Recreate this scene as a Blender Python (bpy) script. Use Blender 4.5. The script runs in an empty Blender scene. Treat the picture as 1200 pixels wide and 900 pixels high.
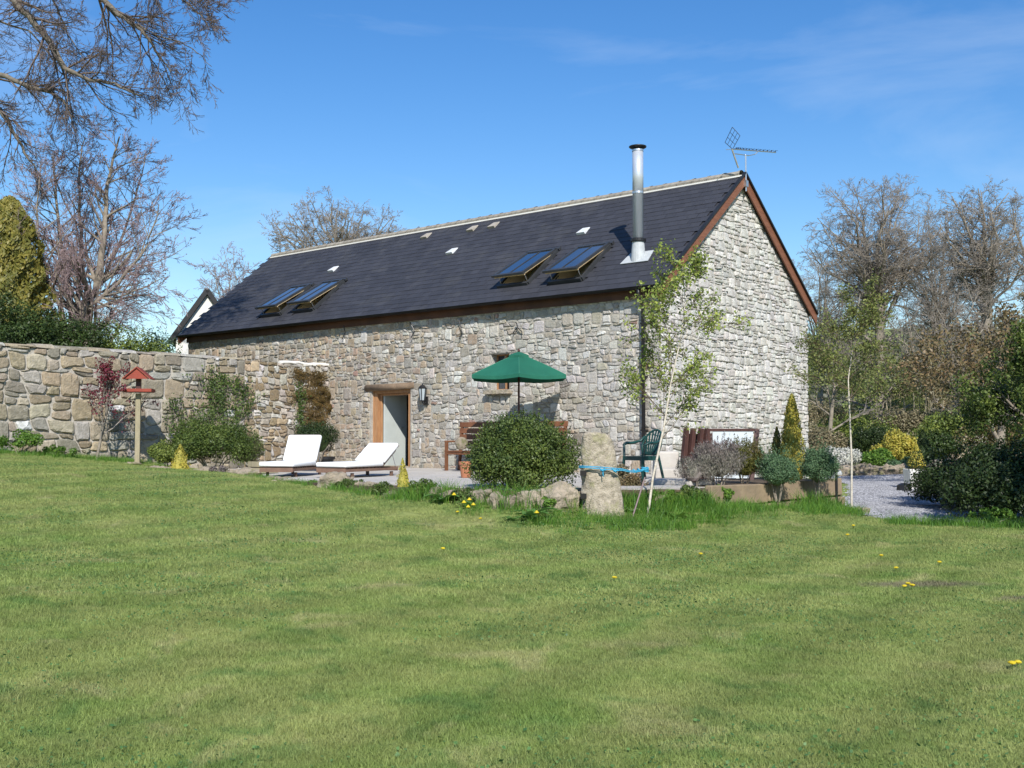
import bpy, math, random
import numpy as np
from mathutils import Vector, Matrix, noise

S = bpy.context.scene
COL = S.collection
R = math.radians
PI = math.pi

# ------------------------------------------------------------------ camera, sky, sun, exposure
EYE = 0.78                                   # eye height over the patio (patio top is z = 0)
FPX, PITCH = 1300.0, math.atan(61 / 1300.0)  # focal length in photo pixels, slight upward tilt
cam_d = bpy.data.cameras.new('camera')
cam = bpy.data.objects.new('camera', cam_d)
COL.objects.link(cam)
cam_d.sensor_width = 36.0
cam_d.lens = 36.0 * FPX / 1200.0
cam_d.clip_start, cam_d.clip_end = 0.05, 2000
cam.location = (0, 0, EYE)
cam.rotation_euler = (PI / 2 + PITCH, 0, 0)
S.camera = cam

SUN = Vector((0.273, -1.833, 1.49)).normalized()      # towards the sun
W = bpy.data.worlds.new('World'); S.world = W; W.use_nodes = True
wn, wl = W.node_tree.nodes, W.node_tree.links
wn.clear()
sky = wn.new('ShaderNodeTexSky'); sky.sky_type = 'NISHITA'; sky.sun_disc = False
sky.sun_elevation = math.asin(SUN.z); sky.sun_rotation = math.atan2(SUN.x, SUN.y)
sky.altitude = 100; sky.air_density = 1.2; sky.dust_density = 0.12; sky.ozone_density = 4.0
tc = wn.new('ShaderNodeTexCoord')
mp = wn.new('ShaderNodeMapping'); mp.inputs['Scale'].default_value = (1.3, 1.3, 4.5); mp.inputs['Rotation'].default_value = (0.25, 0.35, 0.5)
cn = wn.new('ShaderNodeTexNoise'); cn.inputs['Scale'].default_value = 2.3; cn.inputs['Detail'].default_value = 9; cn.inputs['Roughness'].default_value = 0.56; cn.inputs['Distortion'].default_value = 0.5
cr = wn.new('ShaderNodeMapRange'); cr.inputs[1].default_value = 0.5; cr.inputs[2].default_value = 0.85; cr.inputs[3].default_value = 0.0; cr.inputs[4].default_value = 0.3
mx = wn.new('ShaderNodeMix'); mx.data_type = 'RGBA'
hs = wn.new('ShaderNodeHueSaturation'); hs.inputs['Saturation'].default_value = 1.3; hs.inputs['Hue'].default_value = 0.508
bg = wn.new('ShaderNodeBackground'); bg.inputs['Strength'].default_value = 0.112
wo = wn.new('ShaderNodeOutputWorld')
wl.new(tc.outputs['Generated'], mp.inputs[0]); wl.new(mp.outputs[0], cn.inputs['Vector']); wl.new(cn.outputs[0], cr.inputs[0])
wl.new(sky.outputs[0], hs.inputs['Color'])
wl.new(cr.outputs[0], mx.inputs[0]); wl.new(hs.outputs[0], mx.inputs[6]); mx.inputs[7].default_value = (5.6, 6.4, 7.4, 1)
wl.new(mx.outputs[2], bg.inputs[0]); wl.new(bg.outputs[0], wo.inputs[0])

sl = bpy.data.lights.new('sun', 'SUN'); sl.energy = 4.6; sl.angle = R(0.53); sl.color = (1.0, 0.955, 0.89)
so = bpy.data.objects.new('sun', sl); COL.objects.link(so); so.location = (5, -30, 30)
so.rotation_euler = SUN.to_track_quat('Z', 'Y').to_euler()
vs = S.view_settings
vs.view_transform = 'Standard'; vs.look = 'None'; vs.exposure = 0.4; vs.gamma = 1.0; vs.use_curve_mapping = False
S.cycles.max_bounces = 5; S.cycles.diffuse_bounces = 2; S.cycles.glossy_bounces = 2
S.cycles.transmission_bounces = 3; S.cycles.transparent_max_bounces = 4

rng = random.Random(7)
NR = np.random.default_rng(7)

# ------------------------------------------------------------------ places: photo column + real distance -> a spot in the garden
CP, SP = math.cos(PITCH), math.sin(PITCH)
def at(px, py, Y):
    dx, dy = px - 600, 450 - py
    k = Y / (FPX * CP - dy * SP)
    return Vector((dx * k, Y, EYE + (dy * CP + FPX * SP) * k))
def colx(px, Y): return (px - 600) / FPX * Y * 1.0

# ------------------------------------------------------------------ ground heights (thin-plate surface through surveyed spots)
CTRL = [(0, 0, -.82), (-4, 1, -.8), (4, 1, -.84), (0, 6, -.74), (-5, 10, -.42), (0, 11, -.55), (5, 10, -.66), (8.5, 9, -.72), (-9, 12, -.1), (-7.5, 17, .08),
        (-10.6, 22.6, .46), (-8.5, 24.9, .22), (-7.2, 22.6, .06), (-5.2, 22.0, -.06), (-3.9, 20, -.1), (-3.3, 18.9, -.12), (-2.1, 17.4, -.2), (-.7, 15.5, -.27), (.5, 15.2, -.36),
        (-3.6, 19.3, -.12), (-2.0, 17.9, -.12), (-.8, 16.4, -.14), (.4, 16.1, -.17), (1.5, 16.4, -.2), (2.3, 16.7, -.2), (0, 18, -.5), (-2, 20, -.5), (2, 18.5, -.5), (-4, 22, -.4), (-1, 22, -.5), (2, 21, -.5), (-5, 25, -.4), (1.3, 15.5, -.38), (2.0, 15.9, -.42), (3.0, 16.2, -.37), (4.1, 17.6, -.33), (5.3, 18.2, -.45), (5.9, 17, -.53), (6.9, 15.3, -.5), (7.6, 22, -.5), (9.5, 30, -.44), (9, 24, -.46),
        (12, 36, -.3), (16, 30, 0), (14, 20, -.3), (-3, 26, -.4), (1, 20, -.5), (0, 30, -.1), (4.5, 24, -.3), (-8, 33, -.1), (-13, 27, .7), (-16, 36, .6), (-30, 30, 1.2), (30, 30, .6),
        (0, 45, 0), (20, 50, .3), (-20, 55, .6), (-12, -6, -.7), (12, -6, -.95), (60, 60, 1.5), (-60, 60, 1.5)]
cx = np.array(CTRL, float)
def tps(r2): return 0.5 * r2 * np.log(np.maximum(r2, 1e-12))
_d = ((cx[:, None, :2] - cx[None, :, :2]) ** 2).sum(-1)
_n = len(cx); _A = np.zeros((_n + 3, _n + 3)); _A[:_n, :_n] = tps(_d) + np.eye(_n) * 0.08
_A[:_n, _n] = 1; _A[:_n, _n + 1:] = cx[:, :2]; _A[_n, :_n] = 1; _A[_n + 1:, :_n] = cx[:, :2].T
_w = np.linalg.solve(_A, np.concatenate([cx[:, 2], [0, 0, 0]]))
def gz(x, y):
    x = np.atleast_1d(np.asarray(x, float)); y = np.atleast_1d(np.asarray(y, float))
    xc = np.clip(x, -60, 60); yc = np.clip(y, -6, 62)
    out = np.empty(x.shape)
    for a in range(0, len(x), 20000):
        q = np.stack([xc[a:a + 20000], yc[a:a + 20000]], 1)
        d2 = ((q[:, None, :] - cx[None, :, :2]) ** 2).sum(-1)
        out[a:a + 20000] = tps(d2) @ _w[:_n] + _w[_n] + q @ _w[_n + 1:]
    return out + 0.012 * np.sin(x * 1.3 + y * .4) * np.cos(y * .9 - x * .3)
def g1(x, y): return float(gz([x], [y])[0])
def spot(px, Y):
    x = colx(px, Y); return Vector((x, Y, g1(x, Y)))

# ------------------------------------------------------------------ mesh helpers
def np_mesh(name, V, F, uvs=None):
    """V (n,3); F list of (m,k) index arrays of one face size each"""
    me = bpy.data.meshes.new(name)
    F = [g_ for f in F for g_ in (f if isinstance(f, list) else [f])]
    V = np.asarray(V, np.float32)
    me.vertices.add(len(V)); me.vertices.foreach_set('co', V.ravel())
    idx = np.concatenate([f.ravel() for f in F]).astype(np.int32)
    tot = np.concatenate([np.full(len(f), f.shape[1], np.int32) for f in F])
    st = np.concatenate([[0], np.cumsum(tot)[:-1]]).astype(np.int32)
    me.loops.add(len(idx)); me.loops.foreach_set('vertex_index', idx)
    me.polygons.add(len(tot)); me.polygons.foreach_set('loop_start', st)
    try: me.polygons.foreach_set('loop_total', tot)
    except Exception: pass
    me.update(calc_edges=True)
    return me

class MB:
    def __init__(s): s.v = []; s.f = []; s.c = []; s.col = (1, 1, 1)
    def add(s, vs, fs):
        o = len(s.v); s.v.extend([tuple(p) for p in vs]); s.c.extend([s.col] * len(vs))
        s.f.extend([tuple(i + o for i in q) for q in fs]); return s
    def box(s, c, d, M=None, taper=1.0):
        x, y, z = d[0] / 2, d[1] / 2, d[2] / 2; t = taper
        p = [Vector(q) for q in ((-x, -y, -z), (x, -y, -z), (x, y, -z), (-x, y, -z), (-x * t, -y * t, z), (x * t, -y * t, z), (x * t, y * t, z), (-x * t, y * t, z))]
        if M is not None: p = [M @ q for q in p]
        p = [q + Vector(c) for q in p]
        return s.add(p, [(0, 3, 2, 1), (4, 5, 6, 7), (0, 1, 5, 4), (1, 2, 6, 5), (2, 3, 7, 6), (3, 0, 4, 7)])
    def beam(s, a, b, w, h, up=(0, 0, 1)):
        a, b = Vector(a), Vector(b); d = b - a; L = d.length
        if L < 1e-6: return s
        x = d / L; u = Vector(up)
        if abs(x.dot(u)) > .98: u = Vector((1, 0, 0))
        y = u.cross(x).normalized(); z = x.cross(y)
        M = Matrix((x, y, z)).transposed()
        return s.box((a + b) / 2, (L, w, h), M)
    def tube(s, pts, r, n=8, cap=True):
        pts = [Vector(p) for p in pts]; k = len(pts)
        if not hasattr(r, '__len__'): r = [r] * k
        vs = []; u = None
        for i, p in enumerate(pts):
            t = (pts[min(i + 1, k - 1)] - pts[max(i - 1, 0)]).normalized()
            if u is None:
                u = t.cross(Vector((0, 0, 1)))
                if u.length < .1: u = t.cross(Vector((1, 0, 0)))
            u = (u - t * u.dot(t)).normalized(); w = t.cross(u)
            for j in range(n):
                a = 2 * PI * j / n; vs.append(p + (u * math.cos(a) + w * math.sin(a)) * r[i])
        fs = [(i * n + j, i * n + (j + 1) % n, (i + 1) * n + (j + 1) % n, (i + 1) * n + j) for i in range(k - 1) for j in range(n)]
        if cap: fs += [tuple(range(n))[::-1], tuple(range((k - 1) * n, k * n))]
        return s.add(vs, fs)
    def lathe(s, prof, n=16, c=(0, 0, 0), wob=0.0, rg=None):
        vs = []
        for r, z in prof:
            for j in range(n):
                a = 2 * PI * j / n; q = r * (1 + (rg.uniform(-wob, wob) if rg else 0))
                vs.append((c[0] + q * math.cos(a), c[1] + q * math.sin(a), c[2] + z))
        k = len(prof)
        fs = [(i * n + j, i * n + (j + 1) % n, (i + 1) * n + (j + 1) % n, (i + 1) * n + j) for i in range(k - 1) for j in range(n)]
        fs += [tuple(range(n))[::-1], tuple(range((k - 1) * n, k * n))]
        return s.add(vs, fs)
    def mesh(s, name):
        me = bpy.data.meshes.new(name); me.from_pydata([tuple(v) for v in s.v], [], s.f); me.update(); return me

def link(name, me, mat=None, parent=None, smooth=False, bevel=0, loc=None, **props):
    o = bpy.data.objects.new(name, me); COL.objects.link(o)
    if mat is not None and len(me.materials) == 0: me.materials.append(mat)
    if smooth: me.polygons.foreach_set('use_smooth', [True] * len(me.polygons))
    if parent is not None: o.parent = parent
    if loc is not None: o.location = loc
    if bevel:
        m = o.modifiers.new('bevel', 'BEVEL'); m.width = bevel; m.segments = 2; m.limit_method = 'ANGLE'
    for k, v in props.items(): o[k] = v
    return o
def part(name, mb, mat, parent, **kw): return link(name, mb.mesh(name), mat, parent, **kw)
def thing(name, label, cat, loc=(0, 0, 0), rz=0, group=None):
    o = bpy.data.objects.new(name, None); COL.objects.link(o); o.location = loc; o.rotation_euler = (0, 0, rz)
    o.empty_display_size = .2; o['label'] = label; o['category'] = cat
    if group: o['group'] = group
    return o
def tag(o, label, cat, group=None):
    o['label'] = label; o['category'] = cat
    if group: o['group'] = group
    return o

# ------------------------------------------------------------------ materials
def mat(name, c1, c2=None, scale=6, rough=.8, bump=.0, bscale=40, metal=0, rnd=0.0, c3=None, scale3=2, amt3=.5, spec=.4, transl=0, tint=False, coat=0, world=False, stretch=None, island=0.0, thr3=.52, detail=6):
    m = bpy.data.materials.new(name); m.use_nodes = True
    n, l = m.node_tree.nodes, m.node_tree.links
    b = n['Principled BSDF']; b.inputs['Roughness'].default_value = rough; b.inputs['Metallic'].default_value = metal
    b.inputs['Specular IOR Level'].default_value = spec; b.inputs['Coat Weight'].default_value = coat
    if world: co = n.new('ShaderNodeNewGeometry').outputs['Position']
    else: co = n.new('ShaderNodeTexCoord').outputs['Object']
    if stretch:
        mpn = n.new('ShaderNodeMapping'); mpn.inputs['Scale'].default_value = stretch; l.new(co, mpn.inputs[0]); co = mpn.outputs[0]
    c2 = c2 or tuple(x * .8 for x in c1)
    nz = n.new('ShaderNodeTexNoise'); nz.inputs['Scale'].default_value = scale; nz.inputs['Detail'].default_value = detail; nz.inputs['Roughness'].default_value = .62
    l.new(co, nz.inputs['Vector'])
    rp = n.new('ShaderNodeMapRange'); rp.inputs[1].default_value = .34; rp.inputs[2].default_value = .66; l.new(nz.outputs[0], rp.inputs[0])
    mxn = n.new('ShaderNodeMix'); mxn.data_type = 'RGBA'; mxn.inputs[6].default_value = (*c1, 1); mxn.inputs[7].default_value = (*c2, 1)
    l.new(rp.outputs[0], mxn.inputs[0]); out = mxn.outputs[2]
    if tint:
        at_ = n.new('ShaderNodeAttribute'); at_.attribute_name = 'tint'
        mu = n.new('ShaderNodeMix'); mu.data_type = 'RGBA'; mu.blend_type = 'MULTIPLY'; mu.inputs[0].default_value = 1
        l.new(out, mu.inputs[6]); l.new(at_.outputs['Color'], mu.inputs[7]); out = mu.outputs[2]
    if c3:
        n3 = n.new('ShaderNodeTexNoise'); n3.inputs['Scale'].default_value = scale3; n3.inputs['Detail'].default_value = 7; n3.inputs['Roughness'].default_value = .68; l.new(co, n3.inputs['Vector'])
        r3 = n.new('ShaderNodeMapRange'); r3.inputs[1].default_value = thr3; r3.inputs[2].default_value = thr3 + .1; r3.inputs[4].default_value = amt3; l.new(n3.outputs[0], r3.inputs[0])
        m3 = n.new('ShaderNodeMix'); m3.data_type = 'RGBA'; m3.inputs[7].default_value = (*c3, 1); l.new(r3.outputs[0], m3.inputs[0]); l.new(out, m3.inputs[6]); out = m3.outputs[2]
    if rnd or island:
        hsn = n.new('ShaderNodeHueSaturation'); l.new(out, hsn.inputs['Color'])
        if rnd: src = n.new('ShaderNodeObjectInfo').outputs['Random']
        if island:
            gi = n.new('ShaderNodeNewGeometry').outputs['Random Per Island']
            if rnd:
                ad = n.new('ShaderNodeMath'); ad.operation = 'ADD'; l.new(src, ad.inputs[0]); l.new(gi, ad.inputs[1])
                fr = n.new('ShaderNodeMath'); fr.operation = 'FRACT'; l.new(ad.outputs[0], fr.inputs[0]); src = fr.outputs[0]
            else: src = gi
        a = max(rnd, island)
        rv = n.new('ShaderNodeMapRange'); rv.inputs[3].default_value = 1 - a; rv.inputs[4].default_value = 1 + a; l.new(src, rv.inputs[0]); l.new(rv.outputs[0], hsn.inputs['Value'])
        if transl:
            rh = n.new('ShaderNodeMapRange'); rh.inputs[3].default_value = .52; rh.inputs[4].default_value = .48; l.new(src, rh.inputs[0]); l.new(rh.outputs[0], hsn.inputs['Hue'])
        out = hsn.outputs[0]
    l.new(out, b.inputs['Base Color'])
    if bump:
        nb = n.new('ShaderNodeTexNoise'); nb.inputs['Scale'].default_value = bscale; nb.inputs['Detail'].default_value = 5; l.new(co, nb.inputs['Vector'])
        bp = n.new('ShaderNodeBump'); bp.inputs['Strength'].default_value = bump; bp.inputs['Distance'].default_value = .02; l.new(nb.outputs[0], bp.inputs['Height']); l.new(bp.outputs[0], b.inputs['Normal'])
    if transl:
        tr = n.new('ShaderNodeBsdfTranslucent'); ms = n.new('ShaderNodeMixShader'); ms.inputs[0].default_value = transl
        l.new(out, tr.inputs[0]); l.new(b.outputs[0], ms.inputs[1]); l.new(tr.outputs[0], ms.inputs[2]); l.new(ms.outputs[0], n['Material Output'].inputs[0])
    return m

M_STONE = mat('rubble_stone', (1.0, 1.0, 1.0), (.68, .67, .65), 11, .93, 1.0, 30, tint=True, c3=(.52, .5, .46), scale3=6, amt3=.5, thr3=.53)
M_GWALL = mat('garden_wall_stone', (1.0, 1.0, 1.0), (.66, .65, .62), 8, .93, 1.0, 24, tint=True, c3=(.5, .48, .43), scale3=7, amt3=.4, thr3=.58)
M_LIME = mat('limewashed_stone', (1.0, 1.0, 1.0), (.72, .71, .69), 12, .93, 1.0, 28, tint=True, c3=(.6, .585, .54), scale3=6, amt3=.75, thr3=.49)
M_GMORT = mat('limewashed_mortar', (.56, .54, .5), (.34, .32, .29), 7, .95, 1.0, 22, c3=(.16, .15, .13), scale3=10, amt3=.6, thr3=.55)
M_MORTAR = mat('lime_mortar', (.46, .425, .365), (.3, .275, .235), 6, .95, .8, 30, c3=(.2, .185, .16), scale3=9, amt3=.45)
M_MORTAR2 = mat('pale_mortar', (.5, .46, .4), (.36, .33, .28), 5, .95, .7, 24, c3=(.2, .18, .15), scale3=6, amt3=.5)
M_SLATE = mat('slate', (.045, .046, .054), (.033, .034, .041), 2, .6, .25, 60, rnd=.12, island=.12, spec=.3, c3=(.062, .062, .064), scale3=1.1, amt3=.5)
M_RIDGE = mat('ridge_tile_clay', (.4, .36, .29), (.24, .22, .19), 7, .9, .4, 40, rnd=.12)
M_BARGE = mat('stained_timber', (.23, .095, .05), (.17, .065, .035), 3, .6, .25, 30, stretch=(1, 1, 8))
M_FASCIA = mat('fascia_timber', (.11, .05, .03), (.06, .028, .018), 2, .7, .2, 20)  # dark brown timber, deepened to stand for shadow under the roof overhang
M_OAK = mat('oak', (.42, .23, .11), (.3, .15, .07), 3, .6, .3, 30, stretch=(6, 6, 1))
M_LOG = mat('old_log', (.24, .17, .11), (.15, .105, .07), 5, .85, .7, 25)
M_BLACK = mat('black_plastic', (.012, .012, .013), (.02, .02, .021), 4, .42)
M_SKYFRAME = mat('window_cladding', (.03, .032, .034), (.045, .047, .05), 4, .4)
M_PINE = mat('pine_lining', (.72, .56, .34), (.58, .42, .23), 3, .5, stretch=(5, 1, 5))
M_PLASTER = mat('white_plaster', (.78, .76, .7), (.68, .66, .6), 2, .8, .1)
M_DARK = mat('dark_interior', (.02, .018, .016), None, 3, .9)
M_STEEL = mat('brushed_steel', (.6, .65, .72), (.54, .58, .64), 2, .34, .05, 20, metal=.4, spec=.8)
M_ALU = mat('aluminium', (.7, .7, .7), (.6, .6, .6), 5, .35, metal=.9)
M_LEAD = mat('grey_flashing', (.5, .52, .52), (.38, .4, .4), 6, .5)
M_VENTW = mat('pale_vent', (.68, .7, .7), (.55, .56, .56), 4, .5)
M_VENTB = mat('buff_vent', (.4, .36, .3), (.3, .27, .22), 6, .8)
M_DOOR = mat('painted_door', (.5, .54, .52), (.44, .48, .46), 3, .45)
M_WHITEC = mat('white_cushion', (.86, .86, .84), (.8, .8, .78), 4, .85, .15, 40)
M_TEAK = mat('weathered_teak', (.2, .12, .08), (.12, .07, .05), 3, .7, .2, 30, rnd=.15)
M_BENCH = mat('bench_timber', (.2, .085, .04), (.13, .052, .025), 4, .6, .25, 30, rnd=.12)
M_GREEN = mat('green_canvas', (.012, .125, .075), (.008, .1, .06), 2, .75, .12, 60)
M_SEAM = mat('pale_green_seam', (.05, .22, .14), None, 5, .7)
M_MAROON = mat('maroon_pole', (.07, .02, .015), None, 4, .5)
M_GPLAST = mat('dark_green_plastic', (.012, .05, .045), (.015, .06, .052), 4, .35)
M_TERRA = mat('terracotta', (.42, .17, .085), (.33, .13, .07), 5, .85, .2)
M_GRANITE = mat('granite_post', (.45, .39, .3), (.24, .205, .15), 16, .95, 1.0, 48, c3=(.26, .25, .12), scale3=4.5, amt3=.6)
M_BOULDER = mat('boulder', (.33, .27, .2), (.17, .15, .11), 9, .95, 1.0, 30, c3=(.14, .14, .05), scale3=5, amt3=.75, rnd=.2)
M_ROPE = mat('blue_rope', (.03, .28, .48), (.06, .38, .55), 30, .7, .4, 90)
M_PATIO = mat('patio_slab', (.5, .47, .42), (.42, .39, .35), 3, .9, .3, 40, rnd=.08)
M_SLEEPER = mat('pale_sleeper', (.36, .27, .17), (.25, .19, .125), 3, .85, .35, 26, rnd=.12)
M_BRED = mat('red_stain', (.3, .05, .025), (.2, .035, .02), 4, .6, .15)
M_POSTG = mat('greyed_post', (.36, .31, .2), (.26, .23, .15), 4, .85, .3, 30, stretch=(4, 4, 1))
M_BROWNT = mat('dark_brown_boards', (.085, .038, .03), (.05, .022, .018), 4, .55, .2, 30, stretch=(5, 5, 1))
M_GREYP = mat('pale_grey_panel', (.5, .55, .57), (.45, .5, .52), 2, .45)
M_GLASSD = mat('window_glass', (.02, .03, .045), (.03, .04, .055), 1, .04, spec=1.0, coat=1.0)
M_LGLASS = mat('lantern_glass', (.45, .5, .52), (.35, .4, .42), 6, .15, spec=.8)
M_HOUSE = mat('white_render', (.74, .73, .68), (.64, .63, .58), 2, .85, .1)
M_HROOF = mat('brown_slate_roof', (.2, .165, .125), (.13, .11, .085), 6, .9, .4, 20)
M_BARK = mat('grey_bark', (.3, .26, .205), (.16, .135, .105), 5, .95, .6, 25)
M_TWIG = mat('grey_brown_twigs', (.3, .265, .225), (.21, .185, .16), 1.2, .9, world=True)  # even grey-brown twig colour with mild noise
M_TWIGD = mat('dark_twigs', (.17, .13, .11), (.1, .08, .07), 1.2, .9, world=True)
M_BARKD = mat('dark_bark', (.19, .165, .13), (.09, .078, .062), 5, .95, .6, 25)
M_TWIGP = mat('purple_twigs', (.3, .225, .22), (.22, .16, .16), 1.2, .9, world=True)
M_BUD = mat('purple_buds', (.38, .26, .28), (.3, .22, .22), 1.5, .7, transl=.25, island=.3)
M_BIRCHB = mat('white_birch_bark', (.62, .57, .48), (.42, .36, .28), 7, .8, .3, 30, c3=(.1, .08, .06), scale3=9, amt3=.8, thr3=.62, stretch=(1, 1, 3))
M_BIRCHT = mat('birch_twigs', (.14, .1, .06), None, 5, .8)
def leafm(name, a, b, tr=.3, isl=.3, rough=.5, spec=.3): return mat(name, a, b, 2.2, rough, world=True, transl=tr, island=isl, spec=spec)
L_BIRCH = leafm('birch_leaves', (.33, .4, .09), (.2, .26, .05), .33, .4)
L_OLIVE = leafm('olive_leaves', (.24, .27, .08), (.15, .18, .06), .35)
L_SHRUB = leafm('evergreen_leaves', (.12, .165, .035), (.055, .09, .022), .18, .45)
L_SHRUB2 = leafm('box_leaves', (.12, .165, .035), (.05, .085, .018), .2, .4)
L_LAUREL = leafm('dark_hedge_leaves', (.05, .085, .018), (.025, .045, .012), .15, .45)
L_HEDGEY = leafm('yellowgreen_hedge_leaves', (.2, .25, .05), (.09, .13, .03), .25, .4)
L_GOLD = leafm('golden_foliage', (.52, .44, .07), (.33, .31, .06), .25, .3)
L_GOLDB = leafm('golden_conifer_foliage', (.26, .225, .045), (.11, .12, .025), .2, .4)
L_RED = leafm('dark_red_leaves', (.2, .035, .045), (.12, .02, .03), .3, .4)
L_SAGE = leafm('grey_green_leaves', (.11, .19, .09), (.07, .13, .06), .2, .35)
L_LAV = leafm('lavender_stems', (.2, .2, .15), (.17, .13, .13), .2, .35)
L_MOUND = leafm('bronze_green_foliage', (.13, .14, .03), (.09, .075, .02), .2, .35)
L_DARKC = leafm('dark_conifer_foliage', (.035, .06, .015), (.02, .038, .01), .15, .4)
L_IVY = leafm('ivy_leaves', (.09, .14, .03), (.05, .08, .02), .2, .4)
L_MOSS = leafm('brown_moss', (.13, .085, .025), (.08, .055, .018), .1, .35, .9)
L_HOSTA = leafm('broad_green_leaves', (.13, .27, .06), (.08, .18, .04), .3, .2)
L_CLOVER = leafm('clover_leaf', (.11, .23, .07), (.08, .17, .05), .3, .3)
L_WHITE = leafm('white_flowers', (.72, .7, .66), (.5, .52, .42), .3, .3)
L_YEL = leafm('yellow_flowers', (.8, .66, .04), (.7, .55, .03), .3, .15)
L_FRESH = leafm('fresh_green_leaves', (.13, .25, .035), (.07, .14, .022), .3, .4)
L_RUST = leafm('russet_leaves', (.21, .14, .07), (.13, .12, .05), .2, .4)
L_BRAMBLE = leafm('brown_undergrowth', (.26, .22, .13), (.15, .14, .075), .2, .4)
L_HILL = leafm('far_wood_foliage', (.13, .13, .085), (.09, .1, .06), .15, .35)

def lawn_color(m):
    """patchy mown turf colour, shared by turf and blades; driven by world position"""
    n, l = m.node_tree.nodes, m.node_tree.links
    pos = n.new('ShaderNodeNewGeometry').outputs['Position']
    def nz(scale, st=(1, 1, .2), det=5, rot=0):
        mp_ = n.new('ShaderNodeMapping'); mp_.inputs['Scale'].default_value = st; mp_.inputs['Rotation'].default_value = (0, 0, rot); l.new(pos, mp_.inputs[0])
        t = n.new('ShaderNodeTexNoise'); t.inputs['Scale'].default_value = scale; t.inputs['Detail'].default_value = det; t.inputs['Roughness'].default_value = .6; t.inputs['Distortion'].default_value = .6; l.new(mp_.outputs[0], t.inputs['Vector']); return t.outputs[0]
    def rng_(s, a, b, hi=1.0):
        r = n.new('ShaderNodeMapRange'); r.inputs[1].default_value = a; r.inputs[2].default_value = b; r.inputs[4].default_value = hi; l.new(s, r.inputs[0]); return r.outputs[0]
    def mixc(f, a, b):
        x = n.new('ShaderNodeMix'); x.data_type = 'RGBA'; l.new(f, x.inputs[0])
        if isinstance(a, tuple): x.inputs[6].default_value = (*a, 1)
        else: l.new(a, x.inputs[6])
        if isinstance(b, tuple): x.inputs[7].default_value = (*b, 1)
        else: l.new(b, x.inputs[7])
        return x.outputs[2]
    c = mixc(rng_(nz(.9), .36, .64), (.175, .25, .062), (.27, .31, .1))
    c = mixc(rng_(nz(1.3, (.8, 1.25, .2), 5, .35), .42, .68, .6), c, (.335, .35, .13))
    c = mixc(rng_(nz(2.6), .52, .68, .75), c, (.1, .19, .05))
    c = mixc(rng_(nz(1.3, (1, 1, .2), 4, 1.1), .58, .7, .6), c, (.4, .37, .18))
    # two worn, muddy scrapes near the gravel mouth
    for (mxp, myp, rx_, ry_) in ((3.95, 10.75, .75, .24), (4.6, 9.9, .4, .16)):
        m4 = n.new('ShaderNodeMapping'); m4.vector_type = 'POINT'; m4.inputs['Location'].default_value = (-mxp / rx_, -myp / ry_, 0); m4.inputs['Scale'].default_value = (1 / rx_, 1 / ry_, 0); l.new(pos, m4.inputs[0])
        ln_ = n.new('ShaderNodeVectorMath'); ln_.operation = 'LENGTH'; l.new(m4.outputs[0], ln_.inputs[0])
        ad = n.new('ShaderNodeMath'); ad.operation = 'ADD'; l.new(ln_.outputs['Value'], ad.inputs[0]); l.new(nz(7.0), ad.inputs[1])
        r5 = n.new('ShaderNodeMapRange'); r5.inputs[1].default_value = 1.55; r5.inputs[2].default_value = .95; r5.inputs[4].default_value = .75; l.new(ad.outputs[0], r5.inputs[0])
        c = mixc(r5.outputs[0], c, (.2, .165, .12))
    # mower passes: soft, slightly wandering bands
    mp_ = n.new('ShaderNodeMapping'); mp_.inputs['Rotation'].default_value = (0, 0, .62); l.new(pos, mp_.inputs[0])
    wv = n.new('ShaderNodeTexWave'); wv.inputs['Scale'].default_value = .33; wv.inputs['Distortion'].default_value = 2.2; wv.inputs['Detail'].default_value = 2; wv.inputs['Detail Scale'].default_value = .4; l.new(mp_.outputs[0], wv.inputs[0])
    h2 = n.new('ShaderNodeHueSaturation'); l.new(c, h2.inputs['Color']); r2 = n.new('ShaderNodeMapRange'); r2.inputs[3].default_value = .92; r2.inputs[4].default_value = 1.1; l.new(wv.outputs[1], r2.inputs[0]); l.new(r2.outputs[0], h2.inputs['Value'])
    return h2.outputs[0]
def lawn_mat(name, blades):
    m = bpy.data.materials.new(name); m.use_nodes = True
    n, l = m.node_tree.nodes, m.node_tree.links; b = n['Principled BSDF']; b.inputs['Roughness'].default_value = .6 if blades else .95; b.inputs['Specular IOR Level'].default_value = .25 if blades else .05
    c = lawn_color(m)
    hsn = n.new('ShaderNodeHueSaturation'); l.new(c, hsn.inputs['Color'])
    if blades:
        gi = n.new('ShaderNodeNewGeometry').outputs['Random Per Island']
        rv = n.new('ShaderNodeMapRange'); rv.inputs[3].default_value = .78; rv.inputs[4].default_value = 1.35; l.new(gi, rv.inputs[0]); l.new(rv.outputs[0], hsn.inputs['Value'])
        c = hsn.outputs[0]; l.new(c, b.inputs['Base Color'])
        tr = n.new('ShaderNodeBsdfTranslucent'); ms = n.new('ShaderNodeMixShader'); ms.inputs[0].default_value = .3
        l.new(c, tr.inputs[0]); l.new(b.outputs[0], ms.inputs[1]); l.new(tr.outputs[0], ms.inputs[2]); l.new(ms.outputs[0], n['Material Output'].inputs[0])
    else:
        hsn.inputs['Value'].default_value = .9
        # bare muddy scrapes
        l.new(hsn.outputs[0], b.inputs['Base Color'])
        nb = n.new('ShaderNodeTexNoise'); nb.inputs['Scale'].default_value = 60; nb.inputs['Detail'].default_value = 4
        l.new(n.new('ShaderNodeNewGeometry').outputs['Position'], nb.inputs['Vector'])
        bp = n.new('ShaderNodeBump'); bp.inputs['Strength'].default_value = .8; bp.inputs['Distance'].default_value = .03; l.new(nb.outputs[0], bp.inputs['Height']); l.new(bp.outputs[0], b.inputs['Normal'])
    return m
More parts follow.
